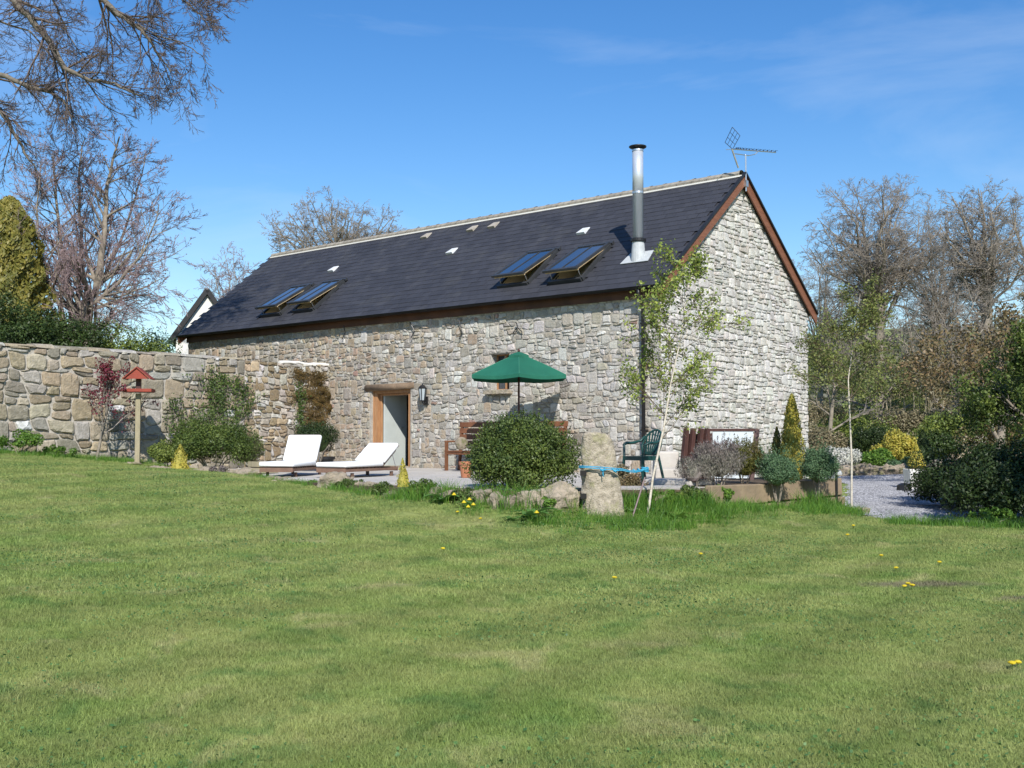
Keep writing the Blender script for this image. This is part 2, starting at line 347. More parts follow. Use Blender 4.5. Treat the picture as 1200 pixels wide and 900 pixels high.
M_TURF = lawn_mat('turf', False)
M_BLADE = lawn_mat('grass_blades', True)
L_LONG = leafm('long_grass_blades', (.13, .27, .035), (.09, .2, .03), .35, .3)
M_GRAVEL = mat('grey_gravel', (.33, .33, .345), (.22, .22, .235), 30, .9, 1.0, 45, c3=(.42, .39, .34), scale3=1.5, amt3=.4)
M_SOIL = mat('soil', (.13, .095, .06), (.07, .05, .035), 8, .95, 1.0, 20)
M_HILLG = mat('hill_pasture', (.16, .17, .08), (.1, .12, .06), .12, .95, world=True)

# ------------------------------------------------------------------ the ground
def axis(a, b, fine, far):
    out = [a]; x = a
    while x < b:
        d = max(0, abs(x) - far) if True else 0
        x += fine * (1 + d * .12); out.append(x)
    return out
xs = np.array(sorted(set([round(-v, 4) for v in axis(0, 700, .3, 14)] + [round(v, 4) for v in axis(0, 700, .3, 14)])))
ys = np.array([-30, -20, -12, -7] + [round(v, 4) for v in axis(-3, 900, .3, 38)])
X, Y = np.meshgrid(xs, ys)
Z = gz(X.ravel(), Y.ravel()).reshape(X.shape)
# long hillside far behind on the right, gentle rise elsewhere
rise = np.clip((Y - 62) / 110, 0, 1)
Z = Z + rise ** 1.3 * (5 + 11 * np.clip((X - 5) / 50, 0, 1))
nx, ny = len(xs), len(ys)
I = (np.arange(ny - 1)[:, None] * nx + np.arange(nx - 1)[None, :]).ravel()
F = np.stack([I, I + 1, I + nx + 1, I + nx], 1)
link('lawn_ground', np_mesh('lawn_ground', np.stack([X.ravel(), Y.ravel(), Z.ravel()], 1), [F]), M_TURF, smooth=True, kind='structure')

# ------------------------------------------------------------------ the barn frame: x runs along the front wall (near corner = 0, far end negative), y runs along the gable
BA = math.atan2(-.659, .752)
BC = Vector((3.04, 22.6, 0))
LX, GY = Vector((math.cos(BA), math.sin(BA), 0)), Vector((-math.sin(BA), math.cos(BA), 0))
def b2w(x, y, z=0): return BC + LX * x + GY * y + Vector((0, 0, z))
def ray_plane(px, py, p0, nrm):
    d = at(px, py, 10) - Vector((0, 0, EYE)); o = Vector((0, 0, EYE))
    t = (Vector(p0) - o).dot(nrm) / d.dot(nrm); return o + d * t
def wall_uv(px, py):      # spot on the front wall -> (x, z)
    q = ray_plane(px, py, BC, GY) - BC; return q.dot(LX), q.z
BL, BW, ZR, ZE, OV = 17.25, 6.5, 6.75, 3.85, .25
TANP = (ZR - ZE) / (BW / 2 + OV); PIT = math.atan(TANP); SL = (BW / 2 + OV) / math.cos(PIT)
RU = Vector((0, math.cos(PIT), math.sin(PIT))); RN = Vector((0, -math.sin(PIT), math.cos(PIT)))   # up-slope, normal (barn frame)
def roof_pt(x, s, h=0): return Vector((x, -OV, ZE)) + RU * s + RN * h
nW = (LX * RN.x + GY * RN.y + Vector((0, 0, RN.z)))
def roof_uv(px, py):
    q = ray_plane(px, py, b2w(0, -OV, ZE), nW) - b2w(0, -OV, ZE)
    return q.dot(LX), q.dot(GY * RU.y + Vector((0, 0, RU.z)))

barn = thing('stone_barn', 'long converted stone barn with dark slate roof, open skylights and steel flue', 'barn', BC, BA)

def holed(u0, u1, v0, v1, holes):
    us = sorted({u0, u1} | {h[0] for h in holes} | {h[1] for h in holes}); vs_ = sorted({v0, v1} | {h[2] for h in holes} | {h[3] for h in holes})
    out = []
    for a, b in zip(us, us[1:]):
        for c, d in zip(vs_, vs_[1:]):
            m, k = (a + b) / 2, (c + d) / 2
            if not any(h[0] < m < h[1] and h[2] < k < h[3] for h in holes): out.append((a, b, c, d))
    return out

# openings from their outlines
dx0, _ = wall_uv(435, 500); dx1, _ = wall_uv(481, 500); _, dz1 = wall_uv(455, 456)
DOOR = (dx0, dx1, -.3, dz1)
wx0, wz0 = wall_uv(575, 457); wx1, wz1 = wall_uv(597, 414)
WIN = (wx0, wx1, wz0, wz1)
WT = ZE - .22                                    # top of the stonework under the fascia
mb = MB()
for a, b, c, d in holed(-BL, 0, -.4, ZE + .02, [DOOR, WIN]): mb.add([(a, 0, c), (b, 0, c), (b, 0, d), (a, 0, d)], [(0, 1, 2, 3)])
for (a, b, c, d) in (DOOR, WIN):                # reveals
    D = .42
    mb.add([(a, 0, c), (a, D, c), (a, D, d), (a, 0, d)], [(0, 1, 2, 3)]); mb.add([(b, 0, c), (b, D, c), (b, D, d), (b, 0, d)], [(3, 2, 1, 0)])
    mb.add([(a, 0, d), (a, D, d), (b, D, d), (b, 0, d)], [(0, 1, 2, 3)]); mb.add([(a, 0, c), (a, D, c), (b, D, c), (b, 0, c)], [(3, 2, 1, 0)])
front = part('front_wall', mb, M_MORTAR, barn)
mb = MB()
gp = [(0, 0, -.6), (0, BW, -.6), (0, BW, ZE + .1), (0, BW / 2, ZR - .12), (0, 0, ZE + .1)]
mb.add(gp, [(0, 1, 2, 3, 4)])
gable = part('gable_wall', mb, M_GMORT, barn)
mb = MB(); mb.add([(-BL, 0, -.4), (-BL, BW, -.4), (-BL, BW, ZE + .1), (-BL, BW / 2, ZR - .12), (-BL, 0, ZE + .1)], [(4, 3, 2, 1, 0)])
mb.add([(-BL, BW, -.4), (0, BW, -.4), (0, BW, ZE + .1), (-BL, BW, ZE + .1)], [(3, 2, 1, 0)])
part('rear_wall', mb, M_MORTAR, barn)

# ------------------------------------------------------------------ rubble masonry
def clip(poly, nx_, ny_, c):                    # keep nx*x+ny*y <= c
    out = []
    k = len(poly)
    for i in range(k):
        a, b = poly[i], poly[(i + 1) % k]
        da, db = nx_ * a[0] + ny_ * a[1] - c, nx_ * b[0] + ny_ * b[1] - c
        if da <= 0: out.append(a)
        if (da < 0 < db) or (db < 0 < da):
            t = da / (da - db); out.append((a[0] + (b[0] - a[0]) * t, a[1] + (b[1] - a[1]) * t))
    return out
def area(p):
    return .5 * abs(sum(p[i][0] * p[(i + 1) % len(p)][1] - p[(i + 1) % len(p)][0] * p[i][1] for i in range(len(p))))
def rubble(u0, u1, v0, v1, cw, ch, rg, drop=.22, planes=(), holes=(), var=.55):
    """irregular courses of stones (power diagram of jittered sites)"""
    asp = cw / ch; sites = []
    rows = int((v1 - v0) / ch) + 2
    for j in range(-1, rows):
        u = u0 - cw * rg.random()
        while u < u1 + cw:
            w = cw * rg.uniform(1 - var, 1 + var)
            if rg.random() > drop: sites.append((u + w / 2, (v0 + (j + .5) * ch + rg.uniform(-.3, .3) * ch) * asp, rg.uniform(-.1, .22) * cw * cw))
            if rg.random() < .3: sites.append((u + w * rg.uniform(-.1, .1), (v0 + (j + rg.random()) * ch) * asp, -.12 * cw * cw))
            u += w
    cell = cw * 1.6; grid = {}
    for i, s in enumerate(sites): grid.setdefault((int(s[0] // cell), int(s[1] // cell)), []).append(i)
    out = []
    for i, (x, y, w) in enumerate(sites):
        R_ = cw * 2.2; p = [(x - R_, y - R_), (x + R_, y - R_), (x + R_, y + R_), (x - R_, y + R_)]
        gx, gy = int(x // cell), int(y // cell)
        for a in (-2, -1, 0, 1, 2):
            for b in (-2, -1, 0, 1, 2):
                for j in grid.get((gx + a, gy + b), ()):
                    if j == i: continue
                    X2, Y2, w2 = sites[j]; ax, ay = X2 - x, Y2 - y
                    if ax * ax + ay * ay > 9 * cw * cw: continue
                    c = (X2 * X2 + Y2 * Y2 - x * x - y * y + w - w2) / 2
                    p = clip(p, ax, ay, c)
                    if len(p) < 3: break
        if len(p) < 3: continue
        p = [(q[0], q[1] / asp) for q in p]
        for pl in ((-1, 0, -u0), (1, 0, u1), (0, -1, -v0), (0, 1, v1), *planes):
            p = clip(p, *pl)
            if len(p) < 3: break
        if len(p) < 3: continue
        cu, cv = sum(q[0] for q in p) / len(p), sum(q[1] for q in p) / len(p)
        for (a, b, c, d) in holes:
            if len(p) < 3: break
            mu, mv = (a + b) / 2, (c + d) / 2
            if abs(cu - mu) / ((b - a) / 2) > abs(cv - mv) / ((d - c) / 2): p = clip(p, 1, 0, a) if cu < mu else clip(p, -1, 0, -b)
            elif any(a < q[0] < b and c < q[1] < d for q in p) or (a < cu < b): p = clip(p, 0, 1, c) if cv < mv else clip(p, 0, -1, -d)
        if len(p) < 3 or area(p) < cw * ch * .05: continue
        out.append(p)
    return out
def coursed(u0, u1, v0, v1, hr, wr, rg, wave=.03, jump=.14, split=.25, planes=(), holes=(), ln=.32):
    """roughly coursed rubble: wavy beds, leaning joints, some stones two beds high, some split into thin ones"""
    beds = [v0]
    while beds[-1] < v1 + .1: beds.append(beds[-1] + rg.uniform(*hr))
    beds.append(beds[-1] + .2); sd = rg.uniform(0, 90)
    def bed(j, u): return beds[j] + wave * 2.2 * noise.noise(Vector((u * 1.1, j * 3.7, sd))) + wave * 1.3 * noise.noise(Vector((u * 4.1, j * 5.1, sd + 9)))
    blocked = {}; out = []
    for j in range(len(beds) - 2):
        bl = sorted(blocked.get(j, [])); u = u0 - rg.uniform(0, wr[0]); lean0 = rg.uniform(-.2, .2)
        while u < u1:
            hit = next((b for b in bl if b[0] <= u + .01 < b[1]), None)
            if hit: u = hit[1]; lean0 = 0; continue
            H = beds[j + 1] - beds[j]; w = min(rg.uniform(*wr) * rg.uniform(.7, 1.25), H * 3.6); e = u + w; nx = next((b for b in bl if b[0] > u), None); lean1 = rg.uniform(-ln, ln)
            if nx and e > nx[0] - .05: e = nx[0]; lean1 = 0
            if e - u < .035: u = e; continue
            top = j + 1
            if rg.random() < jump and j + 2 < len(beds) - 1 and w > wr[0] * 1.2: top = j + 2; blocked.setdefault(j + 1, []).append((u + .01, e - .01)); l0, l1 = 0, 0
            else: l0, l1 = lean0 * H, lean1 * H
            n_ = 2 if e - u > .18 else 1
            bot_ = [(u - l0 * .5 + (e - l1 * .5 - u + l0 * .5) * i / n_, bed(j, u + (e - u) * i / n_)) for i in range(n_ + 1)]
            tp_ = [(u + l0 * .5 + (e + l1 * .5 - u - l0 * .5) * i / n_, bed(top, u + (e - u) * i / n_)) for i in range(n_ + 1)]
            p = bot_ + tp_[::-1]; ps = [p]; hgt = beds[top] - beds[j]
            if rg.random() < split and hgt > .09:
                a = rg.uniform(.35, .65); b = min(.8, max(.2, a + rg.uniform(-.2, .2))); L_, R_ = (bot_[0][0] * (1 - a) + tp_[0][0] * a, bot_[0][1] * (1 - a) + tp_[0][1] * a), (bot_[-1][0] * (1 - b) + tp_[-1][0] * b, bot_[-1][1] * (1 - b) + tp_[-1][1] * b)
                ps = [bot_ + [R_, L_], [L_, R_] + tp_[::-1]]
            for p in ps:
                for pl in ((-1, 0, -u0), (1, 0, u1), (0, -1, -v0), (0, 1, v1), *planes):
                    p = clip(p, *pl)
                    if len(p) < 3: break
                if len(p) < 3: continue
                cu, cv = sum(q[0] for q in p) / len(p), sum(q[1] for q in p) / len(p)
                for (a, b, c, d) in holes:
                    if len(p) < 3: break
                    mu, mv = (a + b) / 2, (c + d) / 2
                    if abs(cu - mu) / ((b - a) / 2) > abs(cv - mv) / ((d - c) / 2): p = clip(p, 1, 0, a) if (cu < mu and c < cv < d) else (clip(p, -1, 0, -b) if c < cv < d else p)
                    elif any(a < q[0] < b and c < q[1] < d for q in p) or (a < cu < b): p = clip(p, 0, 1, c) if cv < mv else clip(p, 0, -1, -d)
                if len(p) >= 3 and area(p) > .0012: out.append(p)
            u = e; lean0 = lean1 if top == j + 1 else 0
    return out
def stone_geo(p, gap, dep, rg, mapf):
    """rounded, faceted stone standing proud of the mortar: 36-48 triangles"""
    cu, cv = sum(q[0] for q in p) / len(p), sum(q[1] for q in p) / len(p)
    k = len(p); q = []
    for i in range(k):
        a, b = p[i], p[(i + 1) % k]; t1, t2 = rg.uniform(.08, .3), rg.uniform(.7, .92)
        L = math.hypot(b[0] - a[0], b[1] - a[1])
        if L < .05: q.append(((a[0] + b[0]) / 2, (a[1] + b[1]) / 2)); continue
        for t in (t1, t2): q.append((a[0] + (b[0] - a[0]) * t, a[1] + (b[1] - a[1]) * t))
    r = math.sqrt(area(p) / PI); V = []; n = len(q)
    s0 = 1 - gap / min(r, .6 * (max(b for a, b in p) - min(b for a, b in p)) + 1e-3)
    tx, ty = rg.uniform(-.5, .5), rg.uniform(-.5, .4)
    for ring, (s, d) in enumerate(((s0, -.02), (s0 * .97, dep * .55), (s0 * .8, dep))):
        for (a, b) in q:
            sc = s * (1 + rg.uniform(-.05, .04)); ua, va = (a - cu) * sc, (b - cv) * sc
            dd = d if ring == 0 else d * rg.uniform(.8, 1.15) + (ua * tx + va * ty) * dep / r * .45
            V.append(mapf(cu + ua, cv + va, dd))
    V.append(mapf(cu + rg.uniform(-.2, .2) * r, cv + rg.uniform(-.2, .2) * r, dep * rg.uniform(.95, 1.25)))
    Fq = [(ring * n + i, ring * n + (i + 1) % n, (ring + 1) * n + (i + 1) % n, (ring + 1) * n + i) for ring in (0, 1) for i in range(n)]
    Fq += [(2 * n + i, 2 * n + (i + 1) % n, 3 * n) for i in range(n)]
    return V, Fq, (cu, cv)
def fix_winding(V, Fq, nrm):
    a, b, c = (Vector(V[i]) for i in Fq[-1]); 
    if (b - a).cross(c - a).dot(nrm) < 0: Fq = [tuple(reversed(f)) for f in Fq]
    return Fq
def tinted(mb, name):
    me = mb.mesh(name); at_ = me.color_attributes.new('tint', 'FLOAT_COLOR', 'POINT')
    c = np.ones((len(mb.c), 4), np.float32); c[:, :3] = np.array(mb.c); at_.data.foreach_set('color', c.ravel()); return me
def lay(polys, parent, nrm, mapf, gapf, depf, tintf, rg, keep_n, viewf, name='stone', stuff='small_stones', mt=None):
    mt = mt or M_STONE
    """the stones that show largest become objects of their own, the rest one mesh"""
    items = []
    for p in polys:
        V, Fq, c = stone_geo(p, gapf(p, rg), depf(p, rg), rg, mapf); Fq = fix_winding(V, Fq, nrm)
        items.append((viewf(c, area(p)), V, Fq, tintf(c, rg)))
    items.sort(key=lambda t: -t[0])
    for sc, V, Fq, tn in items[:keep_n]:
        m = MB(); m.col = tn
        ctr = sum((Vector(v) for v in V), Vector()) / len(V)
        m.add([Vector(v) - ctr for v in V], Fq); link(name, tinted(m, name), mt, parent, loc=ctr)
    m = MB()
    for sc, V, Fq, tn in items[keep_n:]: m.col = tn; m.add(V, Fq)
    if m.v: link(stuff, tinted(m, stuff), mt, parent, kind='stuff')
def in_view(w):
    if w.y < 1: return 0
    px = 600 + w.x / w.y * FPX; return 1.0 if -5 < px < 1205 else 0
GREY = [(.44, .415, .365), (.38, .355, .31), (.5, .475, .425), (.31, .29, .255), (.43, .385, .31), (.54, .515, .465)]
TAN = [(.42, .35, .25), (.36, .3, .22), (.46, .4, .31), (.32, .27, .21), (.4, .31, .23), (.31, .285, .24)]
PALE = [(.58, .565, .525), (.54, .52, .475), (.64, .62, .575), (.46, .44, .4), (.56, .52, .46), (.51, .495, .465)]
def jit(c, rg, a=.14):
    k = rg.uniform(1 - a, 1 + a); return tuple(x * k * rg.uniform(.97, 1.03) for x in c)
def tint_front(c, rg):
    x = -c[0]; z = c[1]
    pt = min(1, max(0, (x - 4.5) / 6)) * .8 + max(0, (1.4 - z)) * .4
    if rg.random() < pt: t = rg.choice(TAN)
    elif rg.random() < .2 + .25 * (x < 4): t = rg.choice(PALE)
    else: t = rg.choice(GREY)
    if rg.random() < .01: t = (.38, .25, .2)
    return jit(t, rg)
rg = random.Random(11)
Df = (DOOR[0] - .06, DOOR[1] + .06, -1, DOOR[3] + .16); Wf = (WIN[0] - .02, WIN[1] + .02, WIN[2] - .12, WIN[3] + .02)
polys = coursed(-BL, 0, -.15, WT + .06, (.075, .165), (.1, .32), rg, .042, .2, .2, holes=(Df, Wf), ln=.75)
vf = lambda c, a: a * in_view(b2w(c[0], 0, c[1])) / (b2w(c[0], 0).y ** 2) * (c[0] > -13)
lay(polys, front, Vector((0, -1, 0)), lambda u, v, d: (u, -d, v), lambda p, r: r.uniform(.004, .02), lambda p, r: r.uniform(.006, .036), tint_front, rg, 170, vf)
A0 = (-TANP, 1, ZE + .02); 
polys = coursed(0, BW, -.5, ZR - .1, (.065, .15), (.1, .36), rg, .03, .2, .22, planes=((-TANP, 1, ZE - .02 - 0), (TANP, 1, ZE - .02 + TANP * BW)))
vf = lambda c, a: a * in_view(b2w(0, c[0], c[1])) / (b2w(0, c[0]).y ** 2)
lay(polys, gable, Vector((1, 0, 0)), lambda u, v, d: (d, u, v), lambda p, r: r.uniform(.004, .013), lambda p, r: r.uniform(.015, .05),
    lambda c, r: jit(r.choice(PALE + PALE + GREY[:3]), r), rg, 130, vf, mt=M_LIME)

# ------------------------------------------------------------------ roof: deck, slates, ridge, skylights
SKY = []          # (x0, x1, s0, s1)
for pts in (((584.5, 337), (621, 332), (655, 292)), ((641, 332), (687, 327), (714, 286)), ((305, 371), (333, 367), (367, 334)), ((344, 366), (370, 362), (405, 328))):
    (ax, as_), (bx, bs), (cx_, cs) = (roof_uv(*p) for p in pts)
    SKY.append(((ax + 0) if ax < bx else bx, max(ax, bx), (as_ + bs) / 2, cs))
print('skylights', [[round(v, 2) for v in s] for s in SKY])
# even out: same size units
SK = []
for s in SKY:
    xc = (s[0] + s[1]) / 2; SK.append((xc - .46, xc + .46, s[2] - .04, min(s[3], s[2] + 1.3) + .05))
OVG = .14
holes = [(s[0] + .05, s[1] - .05, s[2] + .05, s[3] - .05) for s in SK]
mb = MB()
for a, b, c, d in holed(-BL - OVG, OVG, 0, SL, holes):
    mb.add([roof_pt(a, c, -.02), roof_pt(b, c, -.02), roof_pt(b, d, -.02), roof_pt(a, d, -.02)], [(0, 1, 2, 3)])
mb.add([(-BL - OVG, BW + OV, ZE), (OVG, BW + OV, ZE), (OVG, BW / 2, ZR), (-BL - OVG, BW / 2, ZR)], [(0, 1, 2, 3)])
mb.add([(-BL - OVG, BW + OV, ZE - .06), (OVG, BW + OV, ZE - .06), (OVG, BW / 2, ZR - .06), (-BL - OVG, BW / 2, ZR - .06)], [(3, 2, 1, 0)])
roof = part('roof', mb, M_SLATE, barn)
EX, SWD = .205, .27
sm = MB()
sm.add([(-SWD / 2 + .002, 0, .008), (SWD / 2 - .002, 0, .008), (SWD / 2 - .002, EX * 1.12, .001), (-SWD / 2 + .002, EX * 1.12, .001), (-SWD / 2 + .002, 0, .001), (SWD / 2 - .002, 0, .001)],
       [(0, 1, 2, 3), (4, 5, 1, 0), (5, 2, 1), (4, 0, 3)])
slate_me = sm.mesh('slate'); slate_me.materials.append(M_SLATE)
basis = Matrix(((1, 0, 0), (0, RU.y, RN.y), (0, RU.z, RN.z)))
slates = []
rgs = random.Random(5)
row = 0; s = 0.0
while s < SL - .05:
    x = OVG - (row % 2) * SWD / 2
    while x > -BL - OVG:
        xc = x - SWD / 2
        if not any(h[0] - .06 < xc < h[1] + .06 and h[2] - .14 < s + EX / 2 < h[3] + .06 for h in holes) and xc < OVG - SWD * .3:
            P = roof_pt(xc, s, .001)
            slates.append((-(b2w(P.x, P.y).y), P, rgs.uniform(-.012, .012), rgs.uniform(.0, .004)))
        x -= SWD
    s += EX; row += 1
slates.sort(key=lambda t: -t[0])
for i, (_, P, a, h) in enumerate(slates[:300]):
    o = bpy.data.objects.new('slate', slate_me); COL.objects.link(o); o.parent = roof
    M3 = basis @ Matrix.Rotation(a, 3, 'Z'); o.matrix_local = Matrix.Translation(P + RN * h) @ M3.to_4x4()
m = MB()
for (_, P, a, h) in slates[300:]:
    M3 = basis @ Matrix.Rotation(a, 3, 'Z')
    m.add([M3 @ Vector(v) + P + RN * h for v in sm.v], sm.f)
link('small_slates', m.mesh('small_slates'), M_SLATE, roof, kind='stuff')
# ridge tiles
rm = MB(); n = 7; L_ = .45; vs_ = []
for xx, rr in ((0, .115), (L_ - .05, .112), (L_ - .05, .128), (L_, .128)):
    for j in range(n):
        a = R(-35) + R(250) * j / (n - 1); vs_.append((xx, rr * math.cos(a), rr * math.sin(a) * .8))
rm.add(vs_, [(i * n + j, i * n + j + 1, (i + 1) * n + j + 1, (i + 1) * n + j) for i in range(3) for j in range(n - 1)])
ridge_me = rm.mesh('ridge_tile'); ridge_me.materials.append(M_RIDGE)
k = int((BL + 2 * OVG) / .405)
for i in range(k):
    o = bpy.data.objects.new('ridge_tile', ridge_me); COL.objects.link(o); o.parent = roof; o.location = (-BL - OVG + i * .405, BW / 2, ZR - .02 + rgs.uniform(-.004, .004))
mb = MB(); mb.beam((-BL - OVG, BW / 2 - .135, ZR - .085), (OVG, BW / 2 - .135, ZR - .085), .03, .035)
part('ridge_mortar', mb, M_PLASTER, roof)

def skylight(s, ang):
    x0, x1, s0, s1 = s; xm = (x0 + x1) / 2
    f = MB()
    for a, b in (((x0, s0), (x1, s0)), ((x0, s1), (x1, s1)), ((x0, s0), (x0, s1)), ((x1, s0), (x1, s1))):
        f.beam(roof_pt(a[0], a[1], .035), roof_pt(b[0], b[1], .035), .07, .085, up=RN)
    f.beam(roof_pt(x0 - .06, s1 + .06, .05), roof_pt(x1 + .06, s1 + .06, .05), .1, .06, up=RN)
    fr = part('skylight', f, M_SKYFRAME, roof)
    # lining well under the glass
    w = MB(); q = [(x0 + .05, s0 + .05), (x1 - .05, s0 + .05), (x1 - .05, s1 - .05), (x0 + .05, s1 - .05)]
    top = [roof_pt(a, b, .03) for a, b in q]; bot = [roof_pt(a, b, -.34) for a, b in q]
    w.add(top + bot, [(0, 1, 5, 4), (1, 2, 6, 5), (2, 3, 7, 6), (3, 0, 4, 7)])
    part('lining', w, M_PINE, fr)
    w = MB(); w.add([roof_pt(a, b, -.33) for a, b in q], [(0, 1, 2, 3)]); part('blind', w, M_PLASTER, fr)
    # sash hung from the top edge, bottom swung outwards
    ca, sa = math.cos(ang), math.sin(ang); Ls = s1 - s0
    def sp(x, t, h=0):       # t measured down from the hinge
        d = -RU * ca + RN * sa; nn = RN * ca + RU * sa
        return roof_pt(x, s1, .08) + d * t + nn * h
    g = MB(); nn = RN * ca + RU * sa
    for a, b, w_, h_ in (((x0, 0), (x1, 0), .07, .05), ((x0 - .02, Ls), (x1 + .02, Ls), .09, .05), ((x0 + .03, 0), (x0 + .03, Ls), .06, .05), ((x1 - .03, 0), (x1 - .03, Ls), .06, .05), ((xm, 0), (xm, Ls), .022, .035)):
        g.beam(sp(a[0], a[1]), sp(b[0], b[1]), w_, h_, up=nn)
    sash = part('sash', g, M_SKYFRAME, fr)
    g = MB()
    for a in (x0 + .03, x1 - .03): g.beam(sp(a, 0.02, -.04), sp(a, Ls - .02, -.04), .03, .03, up=nn)
    g.beam(sp(x0, Ls - .03, -.045), sp(x1, Ls - .03, -.045), .03, .05, up=nn)
    part('sash_timber', g, M_PINE, fr)
    for a, b in ((x0 + .055, xm - .012), (xm + .012, x1 - .055)):
        g = MB(); g.add([sp(a, .03, .004), sp(b, .03, .004), sp(b, Ls - .03, .004), sp(a, Ls - .03, .004), sp(a, .03, -.012), sp(b, .03, -.012), sp(b, Ls - .03, -.012), sp(a, Ls - .03, -.012)],
                        [(3, 2, 1, 0), (4, 5, 6, 7), (0, 1, 5, 4), (2, 3, 7, 6), (1, 2, 6, 5), (3, 0, 4, 7)])
        part('pane', g, M_GLASSD, fr)
    g = MB()
    for a in (x0 + .06, x1 - .06): g.tube([roof_pt(a, s0 + .08, .05), sp(a, Ls - .1, -.03)], .008, 5)
    part('stay', g, M_ALU, fr)
for s_, a_ in zip(SK, (R(10), R(10), R(9.5), R(9.5))): skylight(s_, a_)

# roof vents
for px, py, mt in ((500, 277, M_VENTB), (554, 268.5, M_VENTB), (579, 264.5, M_VENTB), (530, 295, M_VENTW), (684, 271.5, M_VENTW), (391, 316, M_VENTW)):
    x, s = roof_uv(px, py); m = MB()
    m.add([roof_pt(x - .13, s - .14, .005), roof_pt(x + .13, s - .14, .005), roof_pt(x + .11, s + .16, .012), roof_pt(x - .11, s + .16, .012),
           roof_pt(x - .12, s - .14, .07), roof_pt(x + .12, s - .14, .07), roof_pt(x + .1, s + .14, .03), roof_pt(x - .1, s + .14, .03)],
          [(4, 5, 6, 7), (0, 1, 5, 4), (1, 2, 6, 5), (2, 3, 7, 6), (3, 0, 4, 7)])
    part('roof_vent', m, mt, roof, bevel=.006)
# flue
fx, fs = roof_uv(748, 303); fb = roof_pt(fx, fs)
top = at(744, 168, 23.4); FH = 2.35
flue = MB(); flue.tube([fb + Vector((0, 0, -.05)), fb + Vector((0, 0, FH * .62)), fb + Vector((0, 0, FH * .62 + .001)), fb + Vector((0, 0, FH))], [.115, .115, .118, .118], 20)
fl = part('flue', flue, M_STEEL, roof, smooth=True)
m = MB()
m.lathe([(.122, .6 * FH), (.122, .6 * FH + .04)], 20, fb); m.lathe([(.125, FH - .02), (.125, FH + .02)], 20, fb); part('joint_band', m, M_ALU, fl)
m = MB(); m.lathe([(.05, .02 + FH), (.17, .06 + FH), (.19, .075 + FH), (.19, .095 + FH), (.1, .12 + FH), (.02, .125 + FH)], 20, fb); m.lathe([(.12, FH), (.05, FH + .05)], 12, fb)
part('cowl', m, M_BLACK, fl, smooth=True)
m = MB(); m.lathe([(.16, .36), (.17, .37), (.17, .42), (.12, .44)], 20, fb); part('storm_collar', m, M_BLACK, fl)
m = MB(); m.lathe([(.165, -.1), (.15, .1), (.13, .36)], 20, fb)
q = [roof_pt(fx - .36, fs - .2, .02), roof_pt(fx + .36, fs - .2, .02), roof_pt(fx + .3, fs + .22, .025), roof_pt(fx - .3, fs + .22, .025)]
m.add(q + [p + RN * .015 for p in q], [(4, 5, 6, 7), (0, 1, 5, 4), (1, 2, 6, 5), (2, 3, 7, 6), (3, 0, 4, 7)]); part('flashing', m, M_LEAD, fl)

# eaves: fascia board, gutter, brackets, soffit
m = MB(); m.box((-BL / 2, -.045, ZE - .12), (BL + .02, .04, .19)); part('fascia', m, M_FASCIA, barn)
m = MB(); m.box((-BL / 2, -.14, ZE - .02), (BL + .1, .2, .02)); part('soffit', m, M_FASCIA, barn)
g = MB(); n = 7; pr = []
for xx in (-BL - .16, .12):
    for j in range(n): a = PI + PI * j / (n - 1); pr.append((xx, -OV - .03 + .055 * math.cos(a), ZE - .01 + .055 * math.sin(a)))
g.add(pr, [(j, j + 1, n + j + 1, n + j) for j in range(n - 1)] + [tuple(range(n)), tuple(range(n, 2 * n))[::-1]])
g.add([(p[0], p[1], p[2]) for p in pr], [(n + j, n + j + 1, j + 1, j) for j in range(n - 1)])
part('gutter', g, M_BLACK, barn)
# bargeboards and dry verge
for sgn in (1, -1):
    y0 = -OV - .05 if sgn > 0 else BW + OV + .05
    for xx in (OVG - .02, -BL - OVG + .02):
        m = MB(); za = ZE - .05 * TANP; a = Vector((xx, y0, za)); b = Vector((xx, BW / 2, ZR)); h = .25
        t = .035; off = 0.004 if sgn > 0 else 0
        p = [Vector((xx - t / 2 + off, a.y, a.z - .02)), Vector((xx - t / 2 + off, b.y, b.z - .02)), Vector((xx - t / 2 + off, b.y, b.z - h - .04)), Vector((xx - t / 2 + off, a.y + sgn * .02, a.z - h))]
        q = [v + Vector((t, 0, 0)) for v in p]
        fc = [(0, 1, 2, 3), (7, 6, 5, 4), (0, 4, 5, 1), (1, 5, 6, 2), (2, 6, 7, 3), (3, 7, 4, 0)]
        m.add(p + q, fc); part('bargeboard', m, M_BARGE, barn)
    m = MB(); m.beam((OVG + .01, y0 - sgn * .0, ZE - .03 * TANP + .0), (OVG + .01, BW / 2, ZR + .012), .07, .035); part('verge_trim', m, M_BLACK, barn)
m = MB()
for sgn in (1, -1):
    y0 = -OV if sgn > 0 else BW + OV
    m.add([(0, y0, ZE - .04), (OVG, y0, ZE - .04), (OVG, BW / 2, ZR - .04), (0, BW / 2, ZR - .04)], [(3, 2, 1, 0)])
part('verge_soffit', m, M_BARGE, barn)

